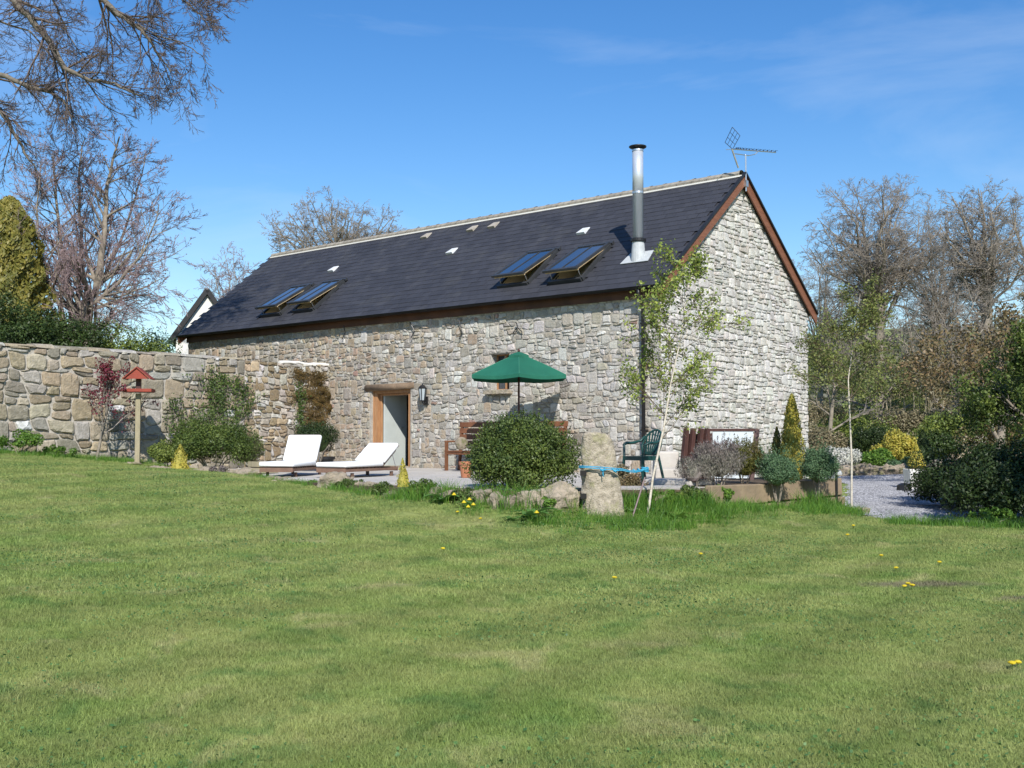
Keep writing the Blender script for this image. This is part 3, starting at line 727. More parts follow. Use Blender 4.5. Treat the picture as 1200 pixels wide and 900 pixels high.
# downpipe near the corner, lantern, door, window, iron hooks
px_, _ = wall_uv(757, 420)
m = MB(); m.tube([(px_, -OV - .02, ZE - .05), (px_, -OV - .02, ZE - .16), (px_, -.1, ZE - .42), (px_, -.1, .3)], .04, 10)
dp = part('downpipe', m, M_BLACK, barn, smooth=True)
m = MB()
for z in (3.1, 2.0, .9): m.box((px_, -.07, z), (.13, .1, .035))
part('pipe_bracket', m, M_BLACK, dp)
lx, lz = wall_uv(501, 462); Lc = Vector((lx, -.17, lz))
lan = MB(); lan.box(Lc + Vector((0, .13, -.16)), (.1, .05, .2)); lan.tube([Lc + Vector((0, .12, -.2)), Lc + Vector((0, .03, -.24)), Lc + Vector((0, 0, -.17))], .014, 6)
lan.lathe([(.05, -.18), (.062, -.165), (.062, -.15)], 6, Lc); lan.lathe([(.1, .13), (.108, .15), (.05, .21), (.02, .225), (.015, .26)], 6, Lc)
for j in range(6):
    a = 2 * PI * j / 6; lan.beam(Lc + Vector((.062 * math.cos(a), .062 * math.sin(a), -.15)), Lc + Vector((.1 * math.cos(a), .1 * math.sin(a), .14)), .014, .014)
ln = part('wall_lantern', lan, M_BLACK, barn)
m = MB(); m.lathe([(.056, -.15), (.093, .13)], 6, Lc); part('lantern_glass', m, M_LGLASS, ln)

x0, x1, _, z1 = DOOR
df = MB(); t = .115
df.box((x0 + t / 2 + .02, .14, z1 / 2 - .01), (t, .12, z1 + .02)); df.box((x1 - t / 2 - .06, .14, z1 / 2 - .01), (t * .85, .12, z1 + .02)); df.box(((x0 + x1) / 2 - .02, .14, z1 - .05), (x1 - x0 - .26, .12, .1))
df.box((x0 + t + .055, .2, z1 / 2 - .04), (.05, .06, z1 - .06)); df.box((x0 - .01, .1, z1 / 2 - .03), (.05, .08, z1 + .02)); df.box(((x0 + x1) / 2 - .02, .2, z1 - .13), (x1 - x0 - .3, .06, .05))
dr = part('door_frame', df, M_OAK, barn, bevel=.006)
m = MB(); m.tube([(x0 - .2, .02, z1 + .045), ((x0 + x1) / 2, .01, z1 + .05), (x1 + .12, .02, z1 + .07)], [.095, .088, .08], 10); part('lintel', m, M_LOG, barn, smooth=True)
m = MB(); m.box((x0 + .23, .62, z1 / 2 - .04), (.045, .78, z1 - .1)); lf = part('door', m, M_DOOR, barn, bevel=.004)
m = MB(); m.tube([(x0 + .24, .86, 1.0), (x0 + .29, .86, 1.0), (x0 + .29, .76, 1.0)], .011, 6); part('door_handle', m, M_ALU, lf)
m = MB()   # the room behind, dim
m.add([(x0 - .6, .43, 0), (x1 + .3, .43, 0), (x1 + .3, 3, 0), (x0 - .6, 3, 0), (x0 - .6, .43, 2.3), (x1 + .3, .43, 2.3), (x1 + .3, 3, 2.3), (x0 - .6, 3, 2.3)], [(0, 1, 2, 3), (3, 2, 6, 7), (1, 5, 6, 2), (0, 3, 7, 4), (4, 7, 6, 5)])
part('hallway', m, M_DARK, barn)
m = MB(); m.box(((x0 + x1) / 2, .1, .0), (x1 - x0 - .02, .5, .06)); part('threshold', m, M_GRANITE, barn)

x0, x1, z0, z1 = WIN
m = MB(); m.box(((x0 + x1) / 2, -.03, z0 - .06), (x1 - x0 + .18, .26, .09)); part('window_sill', m, M_GRANITE, barn, bevel=.01)
m = MB(); m.box(((x0 + x1) / 2, .03, z1 + .06), (x1 - x0 + .1, .1, .1)); part('window_lintel', m, M_MORTAR, barn, bevel=.02)
wf = MB()
for a, b in (((x0, z0), (x1, z0)), ((x0, z1), (x1, z1)), ((x0, z0), (x0, z1)), ((x1, z0), (x1, z1)), (((x0 + x1) / 2, z0), ((x0 + x1) / 2, z1))): wf.beam((a[0], .24, a[1]), (b[0], .24, b[1]), .05, .06, up=(0, 1, 0))
w_ = part('window', wf, M_OAK, barn)
m = MB(); m.add([(x0, .25, z0), (x1, .25, z0), (x1, .25, z1), (x0, .25, z1)], [(0, 1, 2, 3)]); part('pane', m, M_GLASSD, w_)
m = MB(); m.add([(x0 + .004, 0, z0), (x0 + .004, .22, z0), (x0 + .004, .22, z1), (x0 + .004, 0, z1)], [(3, 2, 1, 0), (0, 1, 2, 3)]); part('reveal', m, M_PLASTER, w_)
for (a, b), (c, d), (e, f_) in (((485, 396), (488, 388), (484, 378)), ((541, 398), (544, 390), (541, 375)), ((604, 391), (609, 383), (608, 378)), ((609, 383), (614, 389), (615, 392)), ((404, 398), (407, 390), (406, 382))):
    q = [(*wall_uv(*p),) for p in ((a, b), (c, d), (e, f_))]
    m = MB(); m.tube([(q[0][0], -.09, q[0][1]), (q[1][0], -.07, q[1][1]), (q[2][0], -.1, q[2][1])], .013, 5); part('iron_hook', m, M_BLACK, barn)

# television aerial on the gable peak
ap = Vector((OVG + .03, BW / 2, ZR))
mst = MB(); mst.tube([ap + Vector((0, 0, -.42)), ap + Vector((0, 0, .42))], .018, 8); mst.box(ap + Vector((0, 0, -.25)), (.07, .1, .14))
aer = part('tv_aerial', mst, M_ALU, barn)
# build in world-like directions then bring into the barn frame
toB = lambda v: Vector((v.dot(LX), v.dot(GY), v.z))
ba = toB(Vector((.8, .55, .09)).normalized()); crs = Vector((0, 0, 1))
m = MB(); c0 = ap + Vector((0, 0, .52)); A_, B_ = c0 - ba * .42, c0 + ba * 1.0
m.tube([A_, B_], .012, 6); m.tube([c0 + Vector((0, 0, -.1)) - ba * .35, c0 + Vector((0, 0, -.12)) + ba * .1, c0 + Vector((0, 0, -.08)) + ba * .3, c0 + ba * .42], .011, 6); part('boom', m, M_ALU, aer)
m = MB(); sd = ba.cross(crs).normalized()
for i in range(13):
    p = A_ + ba * (.12 + 1.28 * (i / 12) ** 1.25); m.tube([p - sd * .07 + crs * .03, p + sd * .07 + crs * .03], .005, 4); m.box(p + crs * .02, (.014, .014, .05))
part('aerial_element', m, M_BLACK, aer)
m = MB(); rc = A_ + crs * .2
u_ = (sd * .8 + ba * .5).normalized()
cr_ = [rc + crs * .3, rc + u_ * .17 + crs * .08, rc - crs * .2, rc - u_ * .17 - crs * .02]
for i in range(4): m.tube([cr_[i], cr_[(i + 1) % 4]], .007, 5)
for t in (.33, .66):
    m.tube([cr_[0].lerp(cr_[1], t), cr_[3].lerp(cr_[2], t)], .005, 4); m.tube([cr_[1].lerp(cr_[2], t), cr_[0].lerp(cr_[3], t)], .005, 4)
part('reflector', m, M_BLACK, aer)
m = MB(); m.tube([A_, A_ - crs * .02 - ba * .2], .01, 5); m.tube([A_ - ba * .02, A_ - crs * .42 + ba * .18], .02, 6); part('lower_arm', m, M_ALU, aer)

# ------------------------------------------------------------------ garden wall running from the barn towards the left
jx, _ = wall_uv(386, 470)
GWO = b2w(jx, 0); GWL = 15.0
gw = thing('garden_wall', 'tall garden wall of big tan and grey boulders running left from the barn', 'wall', GWO, BA)
GT = 2.66; TH = .5
mb = MB(); mb.box((-TH / 2, -GWL / 2, GT / 2 - .4), (TH, GWL, GT + .75)); part('wall_core', mb, M_MORTAR2, gw)
rg = random.Random(21)
def gmap(u, v, d): return (d, -u, v)
pa = coursed(2.7, GWL, -.3, GT + .03, (.16, .32), (.2, .62), rg, .055, .2, .22, ln=.55)
pb = coursed(.02, 2.7, -.3, GT + .0, (.09, .18), (.12, .32), rg, .045, .15, .2, ln=.7)
TANW = [(.36, .3, .21), (.31, .265, .19), (.38, .34, .26), (.28, .25, .19), (.25, .225, .18), (.34, .32, .28), (.4, .38, .34), (.33, .27, .19)]
DRY = [(.55, .53, .49), (.4, .36, .3), (.3, .24, .16), (.48, .44, .38), (.27, .21, .13), (.42, .33, .22)]
core = gw.children[0]
vf = lambda c, a: a * in_view(GWO - GY * c[0])
lay(pa, core, Vector((1, 0, 0)), gmap, lambda p, r: r.uniform(.006, .018), lambda p, r: r.uniform(.03, .07), lambda c, r: jit((.7, .7, .68) if r.random() < .03 else r.choice(TANW), r), rg, 190, vf, mt=M_GWALL)
lay(pb, core, Vector((1, 0, 0)), gmap, lambda p, r: r.uniform(.006, .014), lambda p, r: r.uniform(.02, .07), lambda c, r: jit(r.choice(DRY), r, .2), rg, 110, vf, mt=M_GWALL)
# coping: flat stones set in mortar, mortar bead at the barn end
u = 2.7
while u < GWL:
    w = rg.uniform(.35, .8); m = MB(); m.col = jit(rg.choice(TANW), rg); h = rg.uniform(.06, .1)
    n_ = 7; prf = [(-TH / 2 - .02 + (TH / 2 + .06) * math.cos(a), .0 + h * 1.1 * math.sin(a) ** .7) for a in [PI * i / n_ for i in range(n_ + 1)]]
    V = [(p[0], -u - k_ * w * .96 - rg.uniform(0, .02), GT + p[1] + rg.uniform(-.01, .01)) for k_ in (0, 1) for p in prf]
    m.add(V, [(i, i + 1, n_ + 2 + i, n_ + 1 + i) for i in range(n_)] + [tuple(range(n_ + 1)), tuple(range(n_ + 1, 2 * n_ + 2))[::-1]])
    link('coping_stone', tinted(m, 'coping_stone'), M_STONE, core); u += w
m = MB(); m.tube([(.0 + rg.uniform(-.02, .02), -.05 - i * .16, GT + rg.uniform(-.015, .03)) for i in range(11)], [rg.uniform(.025, .05) for i in range(11)], 7); part('mortar_bead', m, M_PLASTER, core)

# ------------------------------------------------------------------ patio, bed, gravel
def sheet(name, poly, z, mat_, depth=.5, kind='structure'):
    m = MB(); n = len(poly); top = [(x, y, z) for x, y in poly]; bot = [(x, y, z - depth) for x, y in poly]
    m.add(top + bot, [tuple(range(n))] + [((i + 1) % n, i, n + i, n + (i + 1) % n) for i in range(n)])
    return part(name, m, mat_, None, kind=kind)
EDGE = [(colx(268, 22.6), 22.6), (colx(300, 21.2), 21.2), (colx(360, 19.3), 19.3), (colx(440, 17.7), 17.7), (colx(545, 16.1), 16.1), (.5, 16.1), (1.6, 16.5), (2.3, 16.55), (2.95, 16.75)]
c_sl = Vector((2.95, 16.75, 0)); e_sl = c_sl + GY * 4.6
patio_poly = EDGE + [tuple((b2w(1.6, .2))[:2]), tuple((b2w(.0, .1))[:2]), tuple(b2w(jx, .1)[:2]), tuple((GWO - GY * 3.2)[:2])]
# keep counter-clockwise
def ccw(p): return p if sum((p[(i + 1) % len(p)][0] - p[i][0]) * (p[(i + 1) % len(p)][1] + p[i][1]) for i in range(len(p))) < 0 else p[::-1]
PP = ccw(patio_poly)
patio = sheet('patio', PP, -.022, M_SOIL, .45)
def inside(x, y, P):
    c = False; n = len(P)
    for i in range(n):
        (a, b), (d, e) = P[i], P[(i + 1) % n]
        if (b > y) != (e > y) and x < (d - a) * (y - b) / (e - b) + a: c = not c
    return c
rg = random.Random(3)
sw, sh = .9, .6
smesh = {}
for i in range(-16, 5):
    for j in range(0, 11):
        x = (i + (j % 2) * .5) * sw; y = -.02 - (j + .5) * sh
        p = b2w(x, y)
        if not inside(p.x, p.y, PP) and not any(inside(b2w(x + a, y + b).x, b2w(x + a, y + b).y, PP) for a, b in ((.3, .2), (-.3, .2), (.3, -.2), (-.3, -.2))): continue
        crn = [b2w(x + a * (sw / 2 - .008), y + b * (sh / 2 - .008)) for a, b in ((-1, -1), (1, -1), (1, 1), (-1, 1))]
        poly = [(q.x, q.y) for q in crn]
        # trim slabs to the ragged edge
        if not all(inside(a, b, PP) for a, b in poly):
            if not inside(p.x, p.y, PP): continue
            poly = [(p.x + (a - p.x) * k_, p.y + (b - p.y) * k_) for a, b in poly for k_ in [next((t for t in (1, .9, .8, .65, .5, .35, .2) if inside(p.x + (a - p.x) * t, p.y + (b - p.y) * t, PP)), .1)]]
        m = MB(); z = rg.uniform(-.004, .004); poly = ccw(poly); n = len(poly)
        m.add([(a - p.x, b - p.y, z) for a, b in poly] + [(a - p.x, b - p.y, -.03) for a, b in poly], [tuple(range(n))] + [((q + 1) % n, q, n + q, n + (q + 1) % n) for q in range(n)])
        part('paving_slab', m, M_PATIO, patio, loc=(p.x, p.y, 0))
# planting bed behind the sleepers
bed = [tuple((c_sl + GY * .1)[:2]), tuple(e_sl[:2]), tuple((e_sl - LX * 3.2)[:2]), tuple((c_sl + GY * 1.0 - LX * 3.0)[:2])]
bed = [(c_sl.x + .05, c_sl.y + .05), (e_sl.x, e_sl.y), tuple((e_sl - LX * 1.7)[:2]), tuple((c_sl - LX * 1.7 + GY * .3)[:2])]
sheet('soil_bed', ccw(bed), -.012, M_SOIL, .3)
# gravel drive as a sheet following the ground
gpoly = [(colx(985, 18.6), 18.6), (colx(1010, 17.3), 17.3), (colx(1060, 16.7), 16.7), (colx(1115, 16.6), 16.6), (9.5, 17.0), (11.5, 22), (12.6, 29), (12.3, 33.5), (9.2, 33.2), (8.6, 30.5), (8.2, 27.0), (6.6, 22.0)]
gv = ccw(gpoly)
gxs = np.arange(5, 13.5, .25); gys = np.arange(16.2, 34, .25); V = []; idx = {}; Fg = []
for i, x in enumerate(gxs):
    for j, y in enumerate(gys):
        if inside(x, y, gv): idx[(i, j)] = len(V); V.append((x, y))
zz = gz([p[0] for p in V], [p[1] for p in V]) + .03
for (i, j), k_ in idx.items():
    q = [idx.get((i + 1, j)), idx.get((i + 1, j + 1)), idx.get((i, j + 1))]
    if None not in q: Fg.append((k_, q[0], q[1], q[2]))
m = MB(); m.add([(p[0], p[1], z) for p, z in zip(V, zz)], Fg); gr = part('gravel_drive', m, M_GRAVEL, None, smooth=True, kind='structure')

# ------------------------------------------------------------------ stuff made of many little pieces (vectorised)
def quads(C, A, B):
    """leaf diamonds: centre C, half length A, half width B (n,3)"""
    V = np.stack([C - A, C + B - A * .1, C + A, C - B - A * .1], 1).reshape(-1, 3)
    F = np.arange(len(V)).reshape(-1, 4); return V, F
def unit(v): return v / np.maximum(np.linalg.norm(v, axis=1, keepdims=True), 1e-9)
def leaf_cloud(P, Nrm, size, g, jitter=.8, asp=.5, up=0.0):
    n = len(P); N = unit(Nrm + g.normal(0, jitter, (n, 3)))
    T = unit(np.cross(N, g.normal(0, 1, (n, 3)))) + np.array([0, 0, up]); T = unit(T); B = unit(np.cross(N, T))
    s = (size * g.uniform(.6, 1.3, n))[:, None]
    return quads(P, T * s * .5, B * s * .5 * asp)
def lobes(center, rad, k, g, fill=.62, lobe=(.28, .5)):
    """clumps spread over an ellipsoid"""
    d = unit(g.normal(0, 1, (k, 3))); d[:, 2] = np.abs(d[:, 2]) * .95 - .25 * (g.random(k) < .4)
    c = d * np.array(rad) * (fill + g.uniform(-.12, .14, (k, 1))); r = g.uniform(*lobe, k) * min(rad)
    return c + np.array(center), r
def bush(name, label, cat, base, rad, leaves, size, mt, seed, k=26, group=None, asp=.5, core=True, zc=None, up=.0, stem=M_BARK, jitter=.8, lobe=(.28, .5), fill=.66, stray=0):
    g = np.random.default_rng(seed); rad = tuple(rad); zc = rad[2] * .82 if zc is None else zc
    t = thing(name, label, cat, base, 0, group)
    c, r = lobes((0, 0, zc), rad, k, g, fill, lobe)
    w = r ** 2; w = w / w.sum(); idx = g.choice(len(c), leaves, p=w)
    d = unit(g.normal(0, 1, (leaves, 3))); rr = r[idx] * (1 - np.abs(g.normal(0, .24, leaves)) + .08)
    P = c[idx] + d * rr[:, None] * np.array([1, 1, .9])
    keep = (P[:, 2] > .01)
    out = unit(P - np.array([0, 0, zc * .6]))
    P, Nn = P[keep], (d * .6 + out * .7)[keep]
    V, F_ = leaf_cloud(P, Nn, size, g, jitter, asp, up)
    link('foliage', np_mesh('foliage', V, [F_]), mt, t)
    m = MB(); rs = random.Random(seed)
    for i in range(7):
        a = rs.uniform(0, 2 * PI); e = Vector((rad[0] * .55 * math.cos(a), rad[1] * .55 * math.sin(a), zc * rs.uniform(.8, 1.2)))
        m.tube([(0.03 * math.cos(a), .03 * math.sin(a), -.08), e * .45 + Vector((0, 0, zc * .1)), e], [.022 * min(1, rad[0] / .8), .014 * min(1, rad[0] / .8), .006], 5)
    part('stems', m, stem, t)
    if stray:
        ns = stray; dd = unit(g.normal(0, 1, (ns, 3))); dd[:, 2] = np.abs(dd[:, 2]) * 1.1 + .15; dd = unit(dd); b0 = dd * np.array(rad) * .86 + np.array([0, 0, zc]); LL = g.uniform(.08, .24, ns); rep_ = 16
        dr = unit(dd + g.normal(0, .35, (ns, 3)) + np.array([0, 0, .5])); tt = g.random((ns, rep_)); PP_ = (b0[:, None, :] + dr[:, None, :] * (tt * LL[:, None])[:, :, None] + g.normal(0, .008, (ns, rep_, 3))).reshape(-1, 3)
        V, F_ = leaf_cloud(PP_, np.repeat(dr, rep_, 0), size, g, .9, asp, .6); link('shoots', np_mesh('shoots', V, [F_]), mt, t)
    if core:
        m = MB(); nl, na = 7, 12
        prof = [(rad[0] * .42 * math.sin(PI * (i + .5) / nl), zc - rad[2] * .42 * math.cos(PI * (i + .5) / nl)) for i in range(nl)]
        vs_ = []
        for (q, z) in prof:
            for j in range(na): a = 2 * PI * j / na; k_ = q * rs.uniform(.82, 1.12); vs_.append((k_ * math.cos(a), k_ * math.sin(a) * rad[1] / rad[0], max(z, .02)))
        m.add(vs_, [(i * na + j, i * na + (j + 1) % na, (i + 1) * na + (j + 1) % na, (i + 1) * na + j) for i in range(nl - 1) for j in range(na)] + [tuple(range(na))[::-1], tuple(range((nl - 1) * na, nl * na))])
        part('inner_foliage', m, mt, t)
    return t
def cone_conifer(name, label, cat, base, r, h, leaves, size, mt, seed, group=None, power=.8, tips=1, lean=0):
    g = np.random.default_rng(seed); t = thing(name, label, cat, base, 0, group)
    Ps, Ns = [], []
    for k in range(tips):
        ox, oy, hh, rr = (0, 0, h, r) if k == 0 else (g.uniform(-.5, .5) * r, g.uniform(-.5, .3) * r, h * g.uniform(.55, .85), r * g.uniform(.5, .7))
        n = leaves // tips; tt = g.random(n) ** 1.25; a = g.uniform(0, 2 * PI, n)
        lump = 1 + .16 * np.sin(a * 5 + tt * 23) + .12 * np.sin(a * 9 - tt * 41)
        q = rr * (np.sin(np.minimum(1, (tt + .12) * 3.2) * PI / 2)) * (1 - tt) ** power * lump * (1 - np.abs(g.normal(0, .1, n)))
        Ps.append(np.stack([ox + q * np.cos(a) + lean * tt, oy + q * np.sin(a), tt * hh + .04], 1)); Ns.append(np.stack([np.cos(a), np.sin(a), np.full(n, .5)], 1))
    V, F_ = leaf_cloud(np.concatenate(Ps), np.concatenate(Ns), size, g, .55, .45, 1.1)
    link('foliage', np_mesh('foliage', V, [F_]), mt, t)
    m = MB(); m.lathe([(r * .55, .03), (r * .75, h * .12), (r * .55, h * .45), (r * .1, h * .88)], 10); part('inner_foliage', m, mt, t)
    m = MB(); m.tube([(0, 0, -.1), (0, 0, h * .7)], [max(.015, r * .08), .008], 6); part('trunk', m, M_BARK, t)
    return t

# branching -------------------------------------------------------------
def tubes(lines, sides):
    """lines: list of (pts(list of Vector), radii); grouped and meshed at once"""
    Vs, Fs, Ts = [], [], []; off = 0; groups = {}
    for p, r in lines: groups.setdefault(len(p), []).append((p, r))
    for k, ls in groups.items():
        P = np.array([[tuple(q) for q in p] for p, _ in ls]); Rr = np.array([r for _, r in ls])
        T = np.empty_like(P); T[:, 1:-1] = P[:, 2:] - P[:, :-2]; T[:, 0] = P[:, 1] - P[:, 0]; T[:, -1] = P[:, -1] - P[:, -2]
        T /= np.maximum(np.linalg.norm(T, axis=2, keepdims=True), 1e-9)
        ref = np.where(np.abs(T[..., 2:3]) > .9, np.array([1., 0, 0]), np.array([0, 0, 1.]))
        U = np.cross(T, ref); U /= np.maximum(np.linalg.norm(U, axis=2, keepdims=True), 1e-9); Wv = np.cross(T, U)
        a = 2 * PI * np.arange(sides) / sides
        if k == 2:                                  # finest twigs: slim three-sided spikes
            V = P[:, 0, None, :] + (U[:, 0, None, :] * np.cos(a)[None, :, None] + Wv[:, 0, None, :] * np.sin(a)[None, :, None]) * Rr[:, 0, None, None]
            V = np.concatenate([V, P[:, 1:2, :]], 1); B = len(ls); base = off + np.arange(B)[:, None] * (sides + 1); j = np.arange(sides)[None, :]
            Ts.append(np.stack([base + j, base + (j + 1) % sides, np.broadcast_to(base + sides, (B, sides))], -1).reshape(-1, 3)); Vs.append(V.reshape(-1, 3)); off += B * (sides + 1); continue
        V = P[:, :, None, :] + (U[:, :, None, :] * np.cos(a)[None, None, :, None] + Wv[:, :, None, :] * np.sin(a)[None, None, :, None]) * Rr[:, :, None, None]
        B = len(ls); base = off + np.arange(B)[:, None, None] * (k * sides) + np.arange(k - 1)[None, :, None] * sides; j = np.arange(sides)[None, None, :]; j2 = (j + 1) % sides
        Fs.append(np.stack([base + j, base + j2, base + j2 + sides, base + j + sides], -1).reshape(-1, 4)); Vs.append(V.reshape(-1, 3)); off += B * k * sides
    return np.concatenate(Vs), ([np.concatenate(Fs)] if Fs else []) + ([np.concatenate(Ts)] if Ts else [])
def perp(d, rg):
    v = Vector((rg.gauss(0, 1), rg.gauss(0, 1), rg.gauss(0, 1))); return (v - d * v.dot(d)).normalized()
def grow(rg, p, d, L, r, lv, Pm, out):
    seg = Pm['seg'][lv]; pts = [p.copy()]; rad = [r]; st = L / seg; dirs = [d.copy()]
    for i in range(seg):
        d = (d + Vector((rg.gauss(0, 1), rg.gauss(0, 1), rg.gauss(0, 1))) * Pm['wob'][lv] + Vector((0, 0, 1)) * Pm['up'][lv]).normalized()
        p = p + d * st; pts.append(p.copy()); dirs.append(d.copy()); rad.append(max(Pm['rmin'], r * (1 - (1 - Pm['tip'][lv]) * (i + 1) / seg)))
    out[lv].append((pts, rad))
    if lv + 1 >= len(Pm['seg']): return
    n = Pm['n'][lv]; n = n if isinstance(n, int) else rg.randint(*n)
    n = max(1, int(round(n * min(1.3, L / Pm['ref'][lv])))) if 'ref' in Pm else n
    t0 = Pm['t0'][lv]
    for c in range(n):
        t = t0 + (1 - t0) * ((c + rg.random() * .9) / n); t = min(t, .999); i = int(t * seg); f = t * seg - i
        q = pts[i].lerp(pts[i + 1], f); rr = rad[i] + (rad[i + 1] - rad[i]) * f
        ang = Pm['ang'][lv] * rg.uniform(.65, 1.3) * (1 - .35 * t)
        ax = perp(dirs[i], rg); nd = (dirs[i] * math.cos(ang) + ax * math.sin(ang)).normalized()
        if 'flat' in Pm: nd.z *= Pm['flat']; nd.normalize()
        ln_ = L * Pm['len'][lv] * rg.uniform(.65, 1.2) * (1 - .45 * (t - t0) / (1 - t0 + 1e-6) * Pm.get('short', 1))
        grow(rg, q, nd, ln_, max(Pm['rmin'], rr * Pm['rr'][lv]), lv + 1, Pm, out)
def bare_tree(name, label, base, trunk, Pm, seed, mb_bark, mb_twig, split=3, cat='tree', group=None, limbs=None, bud=None, leafmat=None, leafn=0, leafs=.05, xf=None):
    rg = random.Random(seed); out = [[] for _ in Pm['seg']]
    if limbs is None: grow(rg, Vector((0, 0, -.3)), Vector(trunk[0]).normalized(), trunk[1], trunk[2], 0, Pm, out)
    else:
        for (pts, r0, r1) in limbs:
            pts = [Vector(p) for p in pts]; k = len(pts); rad = [r0 + (r1 - r0) * i / (k - 1) for i in range(k)]
            fine = []
            for i in range(k - 1):
                for s_ in range(4): fine.append(pts[i].lerp(pts[i + 1], s_ / 4) + Vector((rg.gauss(0, 1), rg.gauss(0, 1), rg.gauss(0, 1))) * .02)
            fine.append(pts[-1]); rf = [r0 + (r1 - r0) * i / (len(fine) - 1) for i in range(len(fine))]
            out[0].append((fine, rf)); tot = sum((fine[i + 1] - fine[i]).length for i in range(len(fine) - 1))
            nb = int(tot / Pm['space'])
            for b in range(nb):
                t = (b + rg.random()) / nb * .97 + .03; i = min(len(fine) - 2, int(t * (len(fine) - 1))); dd = (fine[i + 1] - fine[i]).normalized()
                ang = Pm['ang'][0] * rg.uniform(.6, 1.25); nd = (dd * math.cos(ang) + perp(dd, rg) * math.sin(ang)).normalized()
                grow(rg, fine[i].copy(), nd, Pm['L1'] * rg.uniform(.55, 1.2) * (1.15 - .55 * t), max(Pm['rmin'], rf[i] * .55), 1, Pm, out)
    t = thing(name, label, cat, base, 0, group)
    big = [x for lv in range(split) for x in out[lv]]; small = [x for lv in range(split, len(out)) for x in out[lv]]
    V, F_ = tubes(big, 6); link('trunk', np_mesh('trunk', V, [F_]), mb_bark, t, smooth=True)
    V, F_ = tubes(small, 3); link('crown', np_mesh('crown', V, [F_]), mb_twig, t)
    g = np.random.default_rng(seed)
    if bud or leafmat:
        tips = np.array([tuple(p[0][i]) for p in out[-1] for i in range(1, len(p[0]))])
        n = leafn; P = tips[g.integers(0, len(tips), n)] + g.normal(0, leafs * .6, (n, 3))
        V, F_ = leaf_cloud(P, g.normal(0, 1, (n, 3)), leafs, g, .5, .6, .2)
        link('buds' if bud else 'leaves', np_mesh('leaves', V, [F_]), bud or leafmat, t)
    return t

# ------------------------------------------------------------------ grass
def blade_patch(name, n, size, hmin, hmax, w, mt, seed, lean=.5):
    g = np.random.default_rng(seed); P = np.zeros((n, 3)); P[:, :2] = g.uniform(-size / 2, size / 2, (n, 2))
    h = g.uniform(hmin, hmax, n); a = g.uniform(0, 2 * PI, n); ww = w * g.uniform(.6, 1.3, n)
    d = g.normal(0, lean, (n, 2)) * h[:, None]
    B = np.stack([np.cos(a) * ww, np.sin(a) * ww, np.zeros(n)], 1)
    mid = P + np.stack([d[:, 0] * .35, d[:, 1] * .35, h * .6], 1); tip = P + np.stack([d[:, 0], d[:, 1], h], 1)
    V = np.stack([P - B, P + B, mid + B * .7, tip, mid - B * .7], 1).reshape(-1, 3)
    k = np.arange(n)[:, None] * 5; Q = k + np.array([0, 1, 2, 4]); T = k + np.array([4, 2, 3])
    me = np_mesh(name, V, [Q, T]); me.materials.append(mt); o = bpy.data.objects.new(name, me); return o
def scatter(name, pts, protos, smin, smax, label=None):
    """one object: its points carry instances of unlinked grass patches"""
    c = bpy.data.collections.new(name + '_patches')
    for p in protos: c.objects.link(p)
    me = bpy.data.meshes.new(name); me.vertices.add(len(pts)); me.vertices.foreach_set('co', np.asarray(pts, np.float32).ravel()); me.update()
    o = link(name, me, None, None, kind='stuff')
    ng = bpy.data.node_groups.new(name, 'GeometryNodeTree')
    ng.interface.new_socket('Geometry', in_out='INPUT', socket_type='NodeSocketGeometry'); ng.interface.new_socket('Geometry', in_out='OUTPUT', socket_type='NodeSocketGeometry')
    n, l = ng.nodes, ng.links
    i = n.new('NodeGroupInput'); q = n.new('NodeGroupOutput'); ip = n.new('GeometryNodeInstanceOnPoints'); ci = n.new('GeometryNodeCollectionInfo')
    ci.inputs['Collection'].default_value = c; ci.inputs['Separate Children'].default_value = True; ci.inputs['Reset Children'].default_value = True
    rr = n.new('FunctionNodeRandomValue'); rr.data_type = 'FLOAT_VECTOR'; rr.inputs[0].default_value = (0, 0, 0); rr.inputs[1].default_value = (0, 0, 6.28)
    rs = n.new('FunctionNodeRandomValue'); rs.data_type = 'FLOAT'; rs.inputs[2].default_value = smin; rs.inputs[3].default_value = smax; rs.inputs['Seed'].default_value = 4
    l.new(i.outputs[0], ip.inputs['Points']); l.new(ci.outputs[0], ip.inputs['Instance']); ip.inputs['Pick Instance'].default_value = True
    l.new(rr.outputs[0], ip.inputs['Rotation']); l.new(rs.outputs[1], ip.inputs['Scale']); l.new(ip.outputs[0], q.inputs[0])
    md = o.modifiers.new('scatter', 'NODES'); md.node_group = ng
    if label: o['label'] = label; o['category'] = 'grass'
    return o
LEDGE = [(-11.2, 22.6), (-8.6, 25.3), (-7.0, 23.2)] + EDGE[1:8] + [(2.2, 16.3), (2.95, 16.6), (c_sl.x + .1, c_sl.y - .1), (5.4, 18.6), (5.75, 17.6), (5.9, 17.05), (6.4, 16.6), (8.5, 16.3), (8.5, 3), (5, 3.2), (2.5, 4.4), (-2.5, 4.4), (-5, 5), (-11.2, 12)]
LP = ccw(LEDGE)
def lawn_points(step, y0, y1, keep=1.0):
    g = np.random.default_rng(int(step * 1000)); out = []
    for y in np.arange(y0, y1, step):
        xm = abs(y) * .48 + .4
        for x in np.arange(-xm, xm, step):
            a, b = x + g.uniform(-.5, .5) * step, y + g.uniform(-.5, .5) * step
            if inside(a, b, LP): out.append((a, b))
    q = np.array(out); return np.column_stack([q, gz(q[:, 0], q[:, 1]) - .004])
near = [blade_patch('grass_patch', 620, .34, .014, .034, .0016, M_BLADE, s_) for s_ in range(4)]
far = [blade_patch('grass_patch', 520, .5, .014, .034, .0028, M_BLADE, 10 + s_) for s_ in range(4)]
